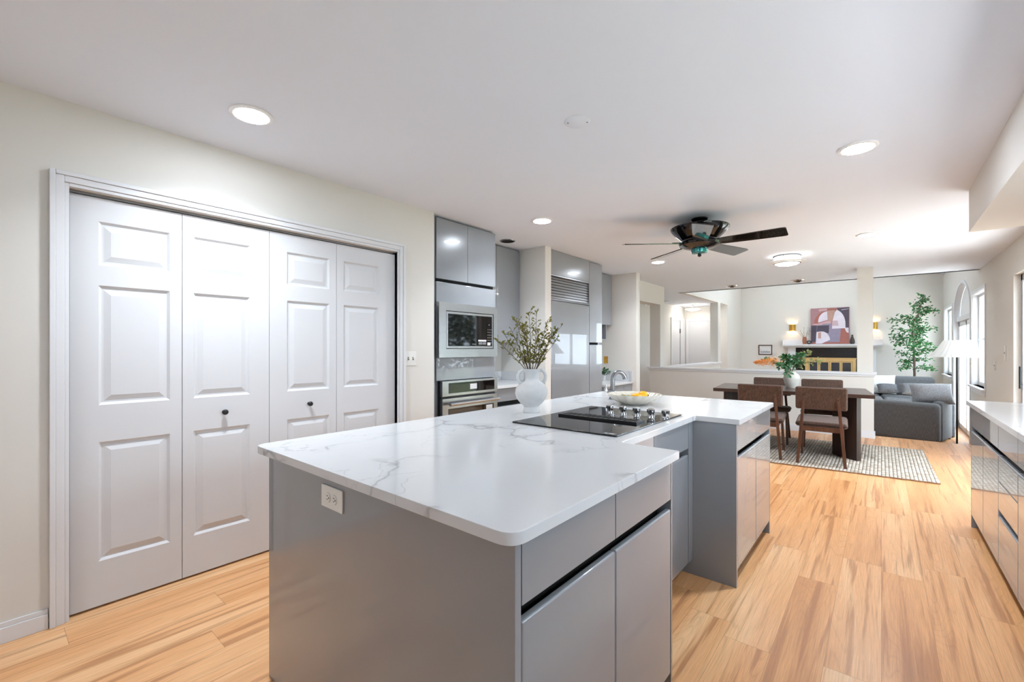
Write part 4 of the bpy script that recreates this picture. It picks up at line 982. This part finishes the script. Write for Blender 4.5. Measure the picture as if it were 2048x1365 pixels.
# hall light
hx, hy = -3.908, 12.3
t = T('hall_light', 'semi flush hall light with a lit white glass dish', 'ceiling light', (hx, hy, CEIL))
t.part('canopy', MB().lathe([(.07, CEIL - .0005), (.065, CEIL - .02), (0, CEIL - .022)], (hx, hy, 0), 28, close=False), M['chrome'], smooth=True, ang=40)
st = MB()
for k in range(3):
    a = k * 2.094; st.tube([(hx + .05 * math.cos(a), hy + .05 * math.sin(a), CEIL - .02), (hx + .06 * math.cos(a), hy + .06 * math.sin(a), CEIL - .12)], .006, 8)
t.part('stems', st, M['chrome'], smooth=True)
t.part('glass_dish', MB().lathe([(0, CEIL - .165), (.06, CEIL - .16), (.13, CEIL - .142), (.185, CEIL - .112), (.19, CEIL - .112), (.135, CEIL - .136), (.06, CEIL - .152), (0, CEIL - .156)], (hx, hy, 0), 36), M['glow'], smooth=True)
t.part('finial', MB().lathe([(.012, CEIL - .165), (.01, CEIL - .19), (0, CEIL - .2)], (hx, hy, 0), 14, close=False), M['chrome'], smooth=True)

# ------------------------------------------------------------------ dining group
TA = R(6.2)
rugm = MB(); rn = 40
# rug with a slightly wavy braided edge
RC = [(-2.2, 5.60), (.432, 5.838), (.40, 7.60), (-2.38, 7.34)]
nx_, ny_ = 66, 44
vs = []
for zz in (.014, .002):
    for i in range(nx_ + 1):
        for j in range(ny_ + 1):
            u, v = i / nx_, j / ny_
            x = (RC[0][0] * (1 - u) + RC[1][0] * u) * (1 - v) + (RC[3][0] * (1 - u) + RC[2][0] * u) * v
            y = (RC[0][1] * (1 - u) + RC[1][1] * u) * (1 - v) + (RC[3][1] * (1 - u) + RC[2][1] * u) * v
            if i in (0, nx_): x += .006 * math.sin(j * 2.1)
            if j in (0, ny_): y += .005 * math.sin(i * 1.9)
            vs.append((x, y, zz))
N1 = (nx_ + 1) * (ny_ + 1); I = lambda i, j: i * (ny_ + 1) + j
fs = [(I(i, j), I(i + 1, j), I(i + 1, j + 1), I(i, j + 1)) for i in range(nx_) for j in range(ny_)]
edge = [I(i, 0) for i in range(nx_ + 1)] + [I(nx_, j) for j in range(1, ny_ + 1)] + [I(i, ny_) for i in range(nx_ - 1, -1, -1)] + [I(0, j) for j in range(ny_ - 1, 0, -1)]
rugm._add(vs, fs)
rugm._add(vs[N1:], [f[::-1] for f in fs])
rugm.cur = 1
o0 = len(rugm.v); rugm._add(vs, [(edge[k], edge[k] + N1, edge[(k + 1) % len(edge)] + N1, edge[(k + 1) % len(edge)]) for k in range(len(edge))])
ro = rugm.build('area_rug', [M['rug'], M['rugedge']], None, loc=(-.9, 6.6, .002))
tag(ro, 'chunky braided off-white area rug under the dining table', 'rug')
# table
TZ = .775
tcx, tcy = -.93, 6.755
t = thing('dining_table', 'dark walnut dining table on angled panel legs', 'table', (tcx, tcy, .015), TA)
H = TZ - .015
B(-.83, .83, -.49, .49, H - .042, H).build('tabletop', M['walnut'], t, bevel=.002)
for s in (-1, 1):
    m = MB()
    m.bar((s * .69, -.45, (H - .042) / 2), (s * .475, -.185, (H - .042) / 2), .055, H - .043, up=(0, 0, 1))
    lg = m.build('panel_leg', M['walnutv'], t, bevel=.002)
    MB().lathe([(0, -.002), (.011, -.002), (.011, .004)], (s * .69 - s * .07, -.43 + .085, H - .10), 12, axis='y', close=False)
    m = MB().bar((s * .50, -.150, (H - .042) / 2), (s * .74, .42, (H - .042) / 2), .055, H - .043, up=(0, 0, 1))
    m.build('panel_leg', M['walnutv'], t, bevel=.002)
# chairs
def make_chair(loc, rz, label):
    t = thing('dining_chair', label, 'chair', loc, rz, 'brown upholstered dining chairs')
    b = MB().box(-.235, .235, -.262, -.222, .605, .855); bo = b.build('backrest', M['chairfab'], t, bevel=.03, segs=4)
    for v in bo.data.vertices:
        y = v.co.y; v.co.y += -.05 * ((v.co.x / .235) ** 2 - 1) * -.55 - (v.co.z - .605) * .12
    s_ = MB().box(-.24, .24, -.235, .245, .415, .485); so = s_.build('seat', M['chairfab'], t, bevel=.032, segs=4)
    for v in so.data.vertices: v.co.z += .014 * (v.co.y / .24) - (.012 if v.co.z > .45 else 0) * (abs(v.co.x) / .24) ** 2
    for s in (-1, 1):
        MB().bar((s * .215, -.295, 0), (s * .150, -.272, .785), .030, .022, up=(0, 1, 0)).build('rear_leg', M['chairwood'], t, bevel=.004)
        MB().bar((s * .205, .275, 0), (s * .19, .205, .418), .028, .024, up=(0, 1, 0)).build('front_leg', M['chairwood'], t, bevel=.004)
        MB().bar((s * .183, -.262, .392), (s * .186, .21, .40), .022, .036).build('side_rail', M['chairwood'], t, bevel=.002)
        br = MB()
        for z in (.72, .765): br.lathe([(0, -.0895), (.006, -.0895), (.0065, -.086)], (0, 0, 0), 10, axis='y', close=False) if False else br.ball((s * (.150 + (.785 - z) * .083), -.2865 + (.785 - z) * -.029, z), .0055, 10, (1, .4, 1))
        br.build('bolt', M['knobblk'], t, smooth=True)
    MB().bar((-.182, -.272, .392), (.182, -.272, .392), .022, .05).build('rear_rail', M['chairwood'], t, bevel=.002)
    MB().bar((-.178, .214, .40), (.178, .214, .40), .02, .036).build('front_rail', M['chairwood'], t, bevel=.002)
    return t
CZ = .0145
ch = make_chair((-.525, 6.165, CZ), TA - R(3), 'brown upholstered dining chair nearest the right end of the table, its back to the kitchen')
dup(ch, (-1.125, 6.17, CZ), TA - R(2), 'brown upholstered dining chair partly hidden behind the island corner')
dup(ch, (-1.19, 7.10, CZ), R(180) + TA, 'brown upholstered dining chair on the far side of the table behind the white vase')
dup(ch, (-.60, 7.13, CZ), R(180) + TA, 'brown upholstered dining chair on the far side of the table, right of the vase')
# table vase and stems
wx, wy, wz = -.905, 6.83, TZ + .0005
t = T('vase', 'round cream ceramic vase on the dining table with leafy stems', 'vase', (wx, wy, wz))
prof = [(0, 0), (.066, 0), (.072, .01), (.095, .06), (.108, .11), (.109, .135), (.098, .165), (.075, .188), (.055, .20), (.052, .208), (.058, .222), (.062, .226), (.056, .226), (.048, .21), (.05, .198), (.09, .15), (0, .05)]
t.part('vase_body', MB().lathe([(r * .87, z + wz) for r, z in prof], (wx, wy, 0), 48), M['cream_ceramic'], smooth=True, ang=60)
t.part('groove_lines', MB().lathe([(.0950, wz + .128), (.0956, wz + .130), (.0948, wz + .132)], (wx, wy, 0), 48, close=False).lathe([(.0872, wz + .074), (.0888, wz + .076), (.0888, wz + .078)], (wx, wy, 0), 48, close=False), M['label'])
rs = random.Random(11)
VN = Vector((wx, wy, wz + .21))
def leafy_stem(dx, dz, dd, label, m, nl, lw, grp, bare=False):
    tip = VN + rt * dx + fw * dd + Vector((0, 0, dz))
    mid = VN.lerp(tip, .5) + Vector((0, 0, .05 if dz > 0 else .07))
    pts = [VN - Vector((0, 0, .16)) + rt * dx * .06, VN + rt * dx * .03, VN.lerp(mid, .6) + Vector((0, 0, .01)), mid, mid.lerp(tip, .55), tip]
    o = tag(MB().tube(pts, [.0032, .003, .0028, .0024, .0019, .001], 6).build('leafy_stem', M['twig'], None, smooth=True, loc=tuple(VN)), label, 'stem', grp)
    lf = MB()
    nl = int(nl * 1.9); lw *= .68
    for k in range(nl):
        s = .18 + .82 * (k + .5) / nl; j = 1 + s * 4; a = int(min(4, j)); p = pts[a].lerp(pts[a + 1], min(1, j - a))
        d = (pts[a + 1] - pts[a]).normalized() * rs.uniform(.1, .9) + Vector((rs.uniform(-1, 1), rs.uniform(-1, 1), rs.uniform(-.8, .8)))
        L = rs.uniform(.75, 1.15) * lw
        p2 = p + d.normalized() * rs.uniform(.008, .04); lf.leaf(p2, d, L, L * .62, (rs.uniform(-.6, .6) - fw.x * .9, rs.uniform(-.6, .6) - fw.y * .9, rs.uniform(0, 1.0)), .12)
    lf.build('leaves', m, o, loc=tuple(VN)); return o
G = 'leafy stems in the dining table vase'
leafy_stem(-.34, .16, .05, 'green stem reaching high to the left from the dining table vase', M['leaf'], 16, .065, G)
leafy_stem(-.22, .10, -.10, 'green leafy stem on the left front of the dining table vase', M['leaf'], 26, .075, G)
leafy_stem(-.10, .20, .0, 'upright green leafy stem in the middle of the dining table vase', M['leaf'], 30, .075, G)
leafy_stem(.06, .22, -.06, 'upright green leafy stem just right of the middle of the table vase', M['leaf'], 30, .08, G)
leafy_stem(.16, .12, .08, 'dark green leafy stem low on the right of the table vase', M['leaf'], 28, .075, G)
leafy_stem(.22, .25, .03, 'olive toned leafy stem rising to the right in the table vase', M['leaf_olive'], 26, .075, G)
leafy_stem(.40, .15, .02, 'long olive leafy stem reaching far right in front of the firebox', M['leaf_olive'], 20, .06, G)
leafy_stem(-.17, -.03, -.16, 'short green stem drooping over the left of the vase rim', M['leaf'], 18, .075, G)
o = tag(MB().tube([VN - Vector((0, 0, .15)), VN - rt * .03, VN - rt * .17 + Vector((0, 0, .13)), VN - rt * .49 + Vector((0, 0, .125))], [.003, .003, .0025, .001], 6).build('astilbe_stem', M['twig'], None, smooth=True, loc=tuple(VN)), 'fluffy orange plume stem pointing left from the table vase', 'flower')
pl = MB()
for k in range(1300):
    s = rs.random() ** .75; c = VN - rt * (.16 + .33 * s) + Vector((0, 0, .135 - .012 * s)); rad = (.085 * (1 - s) ** .8 + .010) * (.75 + .35 * math.sin(s * 23 + 1.2 * (k % 5)))
    d = Vector((rs.gauss(0, 1), rs.gauss(0, 1), rs.gauss(0, 1) + .3)).normalized()
    pl.leaf(c + d * rad * rs.random() ** .5, d, .016, .006, (rs.uniform(-1, 1), rs.uniform(-1, 1), .5))
pl.build('plume', M['orange'], o, loc=tuple(VN))

# ------------------------------------------------------------------ sunken living room
# near sofa, its back to the dining area
SA = R(-16); SB = -0.17
def soft(x0, x1, y0, y1, z0, z1, bev, segs=4, puff=0.0):
    m = MB(); n = 6
    m.box(x0, x1, y0, y1, z0, z1); return m
sx, sy = .70, 9.80      # near right corner
t = thing('sofa', 'low dark grey sofa with its back to the dining area', 'sofa', (sx, sy, SB), SA)
def sp(name, a, m, bev, par=None, puff=0):
    o = B(*a).build(name, m, par or t, bevel=bev, segs=5)
    if puff:
        cx, cy = (a[0] + a[1]) / 2, (a[2] + a[3]) / 2
        for v in o.data.vertices:
            q = max(0, 1 - ((v.co.x - cx) / ((a[1] - a[0]) / 2)) ** 2) * max(0, 1 - ((v.co.y - cy) / ((a[3] - a[2]) / 2)) ** 2)
            if v.co.z > (a[4] + a[5]) / 2: v.co.z += puff * q
    return o
LS = 1.95
sp('sofa_back', (-LS, 0.0, 0, .22, -.076, .565), M['sofa'], .07, puff=.02)
sp('armrest', (-.13, -.004, .222, .90, -.076, .59), M['sofa'], .05)
sp('arm_end', (-.10, .012, .902, .99, -.076, .50), M['sofa'], .035)
sp('sofa_base', (-LS, -.132, .222, .95, -.076, .26), M['sofa'], .03)
for k in range(2):
    w0 = -LS + k * .909; sp('seat_cushion', (w0 + .003, w0 + .906, .225, .96, .262, .42), M['sofa'], .06, puff=.03)
for (x, y) in ((-.06, .06), (-LS + .06, .06), (-.06, .86), (-LS + .06, .86)): B(x - .03, x + .03, y - .03, y + .03, -.09, -.0765).build('foot', M['black'], t)
# far sofa, facing the dining area
t = thing('sofa', 'grey sofa at the far side of the living room facing the kitchen', 'sofa', (.05, 12.55, SB), R(4))
sp('sofa_base', (-.95, .85, -.55, .40, -.04, .27), M['sofa'], .03)
sp('sofa_back', (-.95, .85, .402, .66, -.04, .66), M['sofa'], .08)
sp('armrest', (-1.16, -.954, -.55, .66, -.04, .52), M['sofa'], .06)
for k in range(2): sp('seat_cushion', (-.95 + k * .9 + .003, -.05 + k * .9 - .003, -.57, .40, .272, .45), M['sofa_light'], .07, puff=.03)
sp('back_cushion', (-.05, .84, .16, .40, .455, .86), M['sofa'], .09)
sp('back_cushion', (-.94, -.056, .16, .40, .455, .84), M['sofa'], .09)
for (x, y) in ((-.9, -.5), (.8, -.5), (-.9, .6), (.8, .6)): B(x - .03, x + .03, y - .03, y + .03, -.09, -.0405).build('foot', M['black'], t)
def cushion(label, c, w, h, th, rz, tilt, m, roll=0):
    mt = Matrix.Rotation(rz, 4, 'Z') @ Matrix.Rotation(R(90) - tilt, 4, 'X') @ Matrix.Rotation(roll, 4, 'Z')
    o = MB().pillow(w, h, th, 16).build('cushion', m, None, smooth=True, ang=80, weld=True)
    o.matrix_world = Matrix.Translation(c) @ mt
    return tag(o, label, 'cushion', 'sofa cushions')
cushion('white rectangular cushion leaning on the far grey sofa', (-.06, 12.42, .52), .60, .42, .18, R(6), R(18), M['pillow_white'])
cushion('large grey velvet cushion on the near sofa arm by the lamp', (.655, 10.36, .515), .54, .37, .34, R(2), R(26), M['velvet'], R(4))
cushion('small charcoal textured cushion lying on the far sofa seat', (.10, 12.18, .455), .34, .26, .16, R(10), R(55), M['pillow_dark'])
cushion('pale grey lumbar cushion beside the charcoal cushion on the far sofa', (.58, 12.13, .465), .55, .30, .18, R(8), R(50), M['sofa_light'])
# floor lamp
fx0, fy0 = .925, 9.96
t = T('floor_lamp', 'slim black floor lamp with a wide white pleated shade', 'lamp', (fx0, fy0, LOW))
t.part('base', MB().lathe([(0, LOW), (.13, LOW), (.13, LOW + .012), (.02, LOW + .02), (.012, LOW + .03)], (fx0, fy0, 0), 36, close=False), M['black'], smooth=True, ang=40)
t.part('pole', MB().tube([(fx0, fy0, LOW + .01), (fx0, fy0, 1.37)], .012, 14), M['black'], smooth=True, ang=40)
def pleat(a, i): return 1 + .012 * math.cos(a * 28)
t.part('lamp_shade', MB().lathe([(.350, 1.157), (.345, 1.166), (.285, 1.225), (.225, 1.300), (.180, 1.380), (.155, 1.424), (.15, 1.424), (.175, 1.378), (.22, 1.298), (.28, 1.222), (.34, 1.163), (.35, 1.157)], (fx0, fy0, 0), 224, rfun=pleat, close=False), M['shade'], smooth=True, ang=70)
t.part('shade_spider', MB().bar((fx0 - .155, fy0, 1.395), (fx0 + .155, fy0, 1.395), .006, .006).bar((fx0, fy0 - .155, 1.395), (fx0, fy0 + .155, 1.395), .006, .006), M['black'])
t.part('bulb', MB().ball((fx0, fy0, 1.31), .04, 14), emitter('lamp_bulb', (255, 246, 234), 7.0), smooth=True)
# indoor tree
gx, gy = .56, 13.6
t = T('indoor_tree', 'tall slender indoor tree with small green leaves behind the sofas', 'tree', (gx, gy, LOW))
t.part('planter', MB().lathe([(0, LOW), (.14, LOW), (.17, LOW + .32), (.15, LOW + .32), (.14, LOW + .28), (0, LOW + .27)], (gx, gy, 0), 30, close=False), M['ceramic'], smooth=True, ang=40)
rk = random.Random(5)
trunk = [Vector((gx + .02 * math.sin(z * 2.2), gy + .015 * math.cos(z * 3), z)) for z in (LOW + .27, .3, .7, 1.1, 1.5, 1.85)]
trunk += [Vector((gx + .10, gy, 2.12)), Vector((gx + .16, gy - .02, 2.42))]
t.part('trunk', MB().tube(trunk, [.028, .026, .023, .02, .017, .013, .009, .004], 10), M['trunk'], smooth=True)
br = MB(); lf = MB()
def tp(z):
    for a, b in zip(trunk[:-1], trunk[1:]):
        if a.z <= z <= b.z: return a.lerp(b, (z - a.z) / (b.z - a.z))
    return trunk[-1]
specs = [(.83, .5), (.86, -.38), (.95, -.3), (1.02, .42), (1.12, -.42), (1.16, .55), (1.22, -.2), (1.26, .5), (1.33, -.5), (1.38, .40), (1.42, -.36), (1.46, .55), (1.52, -.52), (1.56, .36), (1.62, -.44), (1.66, .22), (1.70, .46), (1.78, .34), (1.85, -.5), (1.88, .30), (1.92, -.38), (1.98, .26), (2.05, .40), (2.10, -.12), (2.16, .30), (2.22, -.14), (2.28, .18), (2.34, .05), (2.40, -.05)]
for z0_, ln in specs:
    for rep in range(2):
        b = tp(z0_); az_ = rk.uniform(-.9, .9); dd = (rt * math.copysign(math.cos(az_), ln) + fw * math.sin(az_)).normalized()
        L = abs(ln) * rk.uniform(.62, 1.0) * .98; e = b + dd * L + Vector((0, 0, rk.uniform(-.02, .14) * (1 if z0_ > 1.1 else .3)))
        m_ = b.lerp(e, .5) + Vector((0, 0, .035)); br.tube([b, m_, e], [.006, .004, .002], 5)
        for i in range(int(85 * (L + .10))):
            s = .22 + .78 * rk.random(); p = (b.lerp(m_, s * 2) if s < .5 else m_.lerp(e, s * 2 - 1))
            p = p + Vector((rk.gauss(0, .04), rk.gauss(0, .04), rk.gauss(0, .032)))
            d = dd * .5 + Vector((rk.uniform(-1, 1), rk.uniform(-1, 1), rk.uniform(-.8, .5)))
            lf.leaf(p, d, rk.uniform(.045, .075), rk.uniform(.022, .036), (rk.uniform(-.8, .8) - .4, rk.uniform(-.8, .8) - .8, .6), .15)
t.part('branches', br, M['trunk']); t.part('foliage', lf, M['leaf_tree'])
# fireplace
fx_ = -1.05
t = T('fireplace', 'white mantel fireplace with dark granite surround on the far wall', 'fireplace', (fx_, YF, LOW))
mt = MB(); 
mt.box(-2.12, .02, YF - .24, YF, 1.362, 1.405).box(-2.09, -.01, YF - .20, YF, 1.335, 1.362).box(-2.06, -.04, YF - .16, YF, 1.315, 1.335)
t.part('mantel_shelf', mt, M['trim'], bevel=.004)
t.part('mantel_upstand', MB().box(-2.12, .02, YF - .03, YF, 1.4055, 1.53).box(-2.12, -2.10, YF - .20, YF - .03, 1.4055, 1.53).box(0, .02, YF - .20, YF - .03, 1.4055, 1.53), M['trim'], bevel=.003)
for a, b in ((-2.0, -1.82), (-.28, -.10)): t.part('pilaster', MB().box(a, b, YF - .09, YF, LOW, 1.315).box(a + .04, b - .04, YF - .10, YF - .09, LOW + .25, 1.2), M['trim'], bevel=.004)
t.part('granite_surround', MB().box(-1.82, -1.60, YF - .05, YF, LOW, 1.315).box(-.50, -.28, YF - .05, YF, LOW, 1.315).box(-1.60, -.50, YF - .05, YF, 1.045, 1.315), M['granite'], label='dark speckled granite')
gf = MB(); a, b = -1.598, -.502
gf.box(a, b, YF - .10, YF - .02, .985, 1.04).box(a, a + .07, YF - .10, YF - .02, LOW, .985).box(b - .07, b, YF - .10, YF - .02, LOW, .985).box(a - .012, b + .012, YF - .115, YF - .10, 1.018, 1.045).box(a + .03, b - .03, YF - .108, YF - .10, .955, .985)
fo = t.part('firebox_frame', gf, M['goldpaint'], bevel=.003)
wdt = (b - a - .14) / 4
for k in range(4):
    y0 = a + .07 + k * wdt; z0, z1 = LOW + .06, .95
    m = MB().box(y0 + .004, y0 + .032, YF - .095, YF - .07, z0, z1).box(y0 + wdt - .032, y0 + wdt - .004, YF - .095, YF - .07, z0, z1).box(y0 + .032, y0 + wdt - .032, YF - .095, YF - .07, z1 - .03, z1).box(y0 + .032, y0 + wdt - .032, YF - .095, YF - .07, z0, z0 + .03)
    d = t.part('firebox_door', m, M['goldpaint'], bevel=.002)
    t.part('glass_pane', B(y0 + .03, y0 + wdt - .03, YF - .082, YF - .078, z0 + .02, z1 - .02), M['fireglass'], parent=d)
# painting leaning on the mantel
pm = MB(); px0, px1, pz0, pz1 = -1.475, -.635, 1.4065, 2.375
names = ['p_lav', 'p_mauve', 'p_dark', 'p_terra', 'p_white', 'p_tan', 'p_pink', 'p_blush', 'frame']
PMAT = [M[n] for n in names]; ix = {n: i for i, n in enumerate(names)}
ptilt = lambda z: YF - .105 + (z - pz0) * .07
pm.cur = ix['p_mauve']
def PP(u, v, off): z = pz1 - v * (pz1 - pz0); return (px0 + u * (px1 - px0), ptilt(z) - off, z)
fr_ = [PP(0, 0, 0), PP(1, 0, 0), PP(1, 1, 0), PP(0, 1, 0)]; bk_ = [PP(0, 0, -.03), PP(1, 0, -.03), PP(1, 1, -.03), PP(0, 1, -.03)]
pm.poly(fr_); pm.poly(bk_[::-1])
for k in range(4): pm.poly([fr_[k], fr_[(k + 1) % 4], bk_[(k + 1) % 4], bk_[k]])
lay = [0]
def shape(mn, pts):
    lay[0] += 1; pm.cur = ix[mn]; pm.poly([PP(u, v, .0006 + lay[0] * .00035) for u, v in pts])
def arcp(cx, cy, rx, ry, a0, a1, n=14): return [(cx + rx * math.cos(R(a0 + (a1 - a0) * k / n)), cy - ry * math.sin(R(a0 + (a1 - a0) * k / n))) for k in range(n + 1)]
shape('p_lav', [(0, .50), (.98, .55), (.98, .98), (.02, .985)])
shape('p_dark', [(.015, .47), (.17, .48), (.15, .985), (.015, .985)])
shape('p_terra', [(.02, .94), (.98, .945), (.98, .985), (.02, .985)])
shape('p_pink', [(.22, .03), (.44, .02), (.44, .07), (.22, .09)])
shape('p_terra', [(.43, .02), (.70, .02), (.66, .09), (.43, .09)])
shape('p_terra', arcp(.44, .42, .34, .34, 100, 185) + [(.21, .40)] + arcp(.44, .42, .24, .30, 180, 100))
shape('p_white', [(.20, .40)] + arcp(.44, .38, .24, .28, 172, 92) + [(.45, .33)])
shape('p_tan', [(.43, .08), (.64, .07), (.58, .38), (.46, .36)])
shape('p_dark', [(.68, .015), (.985, .01), (.985, .56), (.90, .56), (.90, .40)] + arcp(.62, .42, .27, .36, 20, 70))
shape('p_white', [(.56, .58), (.58, .36), (.63, .14)] + arcp(.62, .46, .28, .40, 78, 0) + [(.90, .57)])
shape('p_white', [(.80, .065), (.98, .045), (.98, .055), (.80, .078)])
shape('p_blush', [(.57, .36), (.70, .36), (.73, .50), (.56, .50)])
shape('p_pink', [(.10, .43), (.20, .43), (.45, .36), (.54, .38), (.53, .47), (.02, .475)])
shape('p_lav', [(.30, .44), (.55, .43), (.52, .72), (.16, .70), (.17, .48), (.30, .47)])
shape('p_dark', [(.18, .485), (.49, .48), (.48, .70), (.165, .66)])
shape('p_white', [(.14, .985), (.16, .66), (.28, .65)] + arcp(.30, .93, .22, .28, 80, 10) + [(.30, .985)])
shape('p_tan', [(.20, .68), (.28, .67), (.28, .84), (.20, .84)])
shape('p_terra', [(.76, .94), (.79, .58), (.98, .58), (.98, .955)])
shape('p_white', arcp(.98, .56, .09, .14, 180, 270, 8) + [(.98, .56)])
po = tag(pm.build('painting', PMAT, None, loc=(-1.05, YF - .1, pz0)), 'large abstract canvas in mauve and plum leaning on the mantel', 'painting')
# mantel ornaments
ox, oy, oz = -1.605, YF - .13, 1.406
t = T('vase', 'terracotta vase with bare twigs on the mantel left of the canvas', 'vase', (ox, oy, oz))
t.part('vase_body', MB().lathe([(0, 0), (.035, 0), (.048, .04), (.052, .10), (.048, .16), (.038, .19), (.04, .2), (.034, .198), (.03, .18), (0, .1)], (ox, oy, oz), 28, close=False), M['terracotta'], smooth=True, ang=60)
tg = MB()
for k in range(7):
    a = rk.uniform(-1, 1); tip = Vector((ox + a * .20, oy + rk.uniform(-.03, .03), oz + .19 + rk.uniform(.10, .30)))
    p0 = Vector((ox, oy, oz + .12)); md = p0.lerp(tip, .5) + Vector((rk.uniform(-.02, .02), 0, .02)); tg.tube([p0, md, tip], [.003, .0025, .0015], 5)
    tg.ball(tip, .009, 8).ball(md, .007, 8)
tag(tg.build('twig', M['twig'], None, smooth=True, loc=(ox, oy, oz + .2)), 'bare twigs with pale buds in the terracotta mantel vase', 'twigs', kind='stuff')
kx = -1.50
t = T('sculpture', 'small dark knot sculpture beside the terracotta vase on the mantel', 'sculpture', (kx, oy - .03, oz))
kn = [(kx + .045 * math.cos(a) * (1 + .35 * math.cos(3 * a / 2 * 2)), oy - .03 + .018 * math.sin(3 * a), oz + .055 + .035 * math.sin(a)) for a in [k * 2 * math.pi / 40 for k in range(41)]]
t.part('knot', MB().tube(kn, .014, 10), M['darkvase'], smooth=True)
t.part('foot', MB().lathe([(0, 0), (.03, 0), (.026, .012), (0, .014)], (kx, oy - .03, oz), 20, close=False), M['darkvase'], smooth=True)
bx_ = -.575
t = T('bottle_vase', 'dark brown bottle vase on the mantel right of the canvas', 'vase', (bx_, oy, oz))
t.part('vase_body', MB().lathe([(0, 0), (.04, 0), (.054, .04), (.055, .08), (.042, .13), (.024, .18), (.019, .21), (.021, .235), (.026, .24), (.02, .24), (.015, .2), (0, .15)], (bx_, oy, oz), 28, close=False), M['darkvase'], smooth=True, ang=60)
t.part('neck_ring', MB().lathe([(.022, .206), (.0235, .21), (.0225, .214)], (bx_, oy, oz), 24, close=False), M['darkvase'], smooth=True)
# sconces
for i, xx in enumerate((-1.905, -.15)):
    zc = 1.87
    t = T('wall_sconce', ('lit brass wall sconce left of the abstract canvas', 'lit brass wall sconce right of the column, above the mantel end')[i], 'wall light', (xx, YF, zc), 'brass wall sconces')
    hs = MB(); n = 16
    pts_ = [(xx + .075 * math.cos(math.pi * k / n + math.pi), YF - .012 + .085 * math.sin(math.pi * k / n + math.pi)) for k in range(n + 1)]
    pin = [(xx + .070 * math.cos(math.pi * k / n + math.pi), YF - .012 + .080 * math.sin(math.pi * k / n + math.pi)) for k in range(n + 1)]
    hs.prism(pts_ + pin[::-1], zc - .085, zc + .085)
    t.part('shade', hs, M['brass'], smooth=True, ang=40)
    t.part('back_plate', B(xx - .08, xx + .08, YF - .012, YF, zc - .088, zc + .088), M['brass'], bevel=.002)
    t.part('bulb', MB().ball((xx, YF - .05, zc + .02), .018, 12, (1, 1, 1.6)).ball((xx, YF - .05, zc - .04), .018, 12, (1, 1, 1.6)), M['bulb'], smooth=True)
# framed drawing
a, b, z0, z1 = -2.745, -2.395, 1.11, 1.395
t = T('framed_picture', 'small brown framed harbour sketch left of the fireplace', 'picture', ((a + b) / 2, YF, z0))
t.part('frame', MB().box(a, b, YF - .025, YF - .001, z1 - .025, z1).box(a, b, YF - .025, YF - .001, z0, z0 + .025).box(a, a + .025, YF - .025, YF - .001, z0 + .025, z1 - .025).box(b - .025, b, YF - .025, YF - .001, z0 + .025, z1 - .025), M['frame'], bevel=.003)
pa = t.part('paper', B(a + .02, b - .02, YF - .012, YF - .008, z0 + .02, z1 - .02), M['paper'])
ik = MB(); ri = random.Random(2)
ik.box(a + .05, b - .05, YF - .0126, YF - .0122, z0 + .06, z0 + .085)
for k in range(14):
    x = a + .06 + k * .017; h = ri.uniform(.02, .075); ik.box(x, x + .003, YF - .0126, YF - .0122, z0 + .08, z0 + .08 + h)
    ik.poly([(x - .006, YF - .0124, z0 + .085), (x + .008, YF - .0124, z0 + .085), (x + .002, YF - .0124, z0 + .085 + h * .7)])
t.part('ink_drawing', ik, M['ink'], parent=pa)

# ------------------------------------------------------------------ outside
tag(B(5.2, 26, -14, 34, -.62, -.56).build('lawn', M['grass'], None), 'green lawn outside beyond the patio', 'lawn', kind='stuff')
struct('patio', MB().box(X1 + .02, 5.2, -14, 34, -.62, -.55).box(-14, X1 + .02, -14, -2.45, -.62, -.55), mat('bounce_patio_concrete', (184, 182, 178), .9, noise=.05), 'pale concrete patio added outside the glass doors to bounce daylight indoors', 'patio')  # unseen slab, added to bounce sunlight up through the windows
ro_ = random.Random(9)
for i, (x, y, h) in enumerate(((10.5, 5.2, 4.2), (11.2, 9.4, 4.6), (10.2, 13.8, 4.0), (12.0, 18.6, 5.0))):
    t = T('garden_tree', 'leafy garden tree outside the glass doors', 'tree', (x, y, -.559), 'garden trees outside')
    t.part('trunk', MB().tube([(x, y, -.559), (x + .1, y, h * .3), (x, y + .1, h * .7)], [.16, .12, .05], 8), M['trunk'], smooth=True)
    lf = MB()
    for k in range(1300):
        d = Vector((ro_.gauss(0, 1), ro_.gauss(0, 1), ro_.gauss(0, 1))).normalized(); r = ro_.random() ** .4
        p = Vector((x, y, h * .5)) + Vector((d.x * 1.7 * r, d.y * 1.9 * r, d.z * h * .52 * r)); 
        if p.z < -.1: continue
        lf.leaf(p, Vector((ro_.uniform(-1, 1), ro_.uniform(-1, 1), ro_.uniform(-1, .3))), .28, .17, (ro_.uniform(-1, 1), ro_.uniform(-1, 1), .6))
    t.part('foliage', lf, M['hedge'])
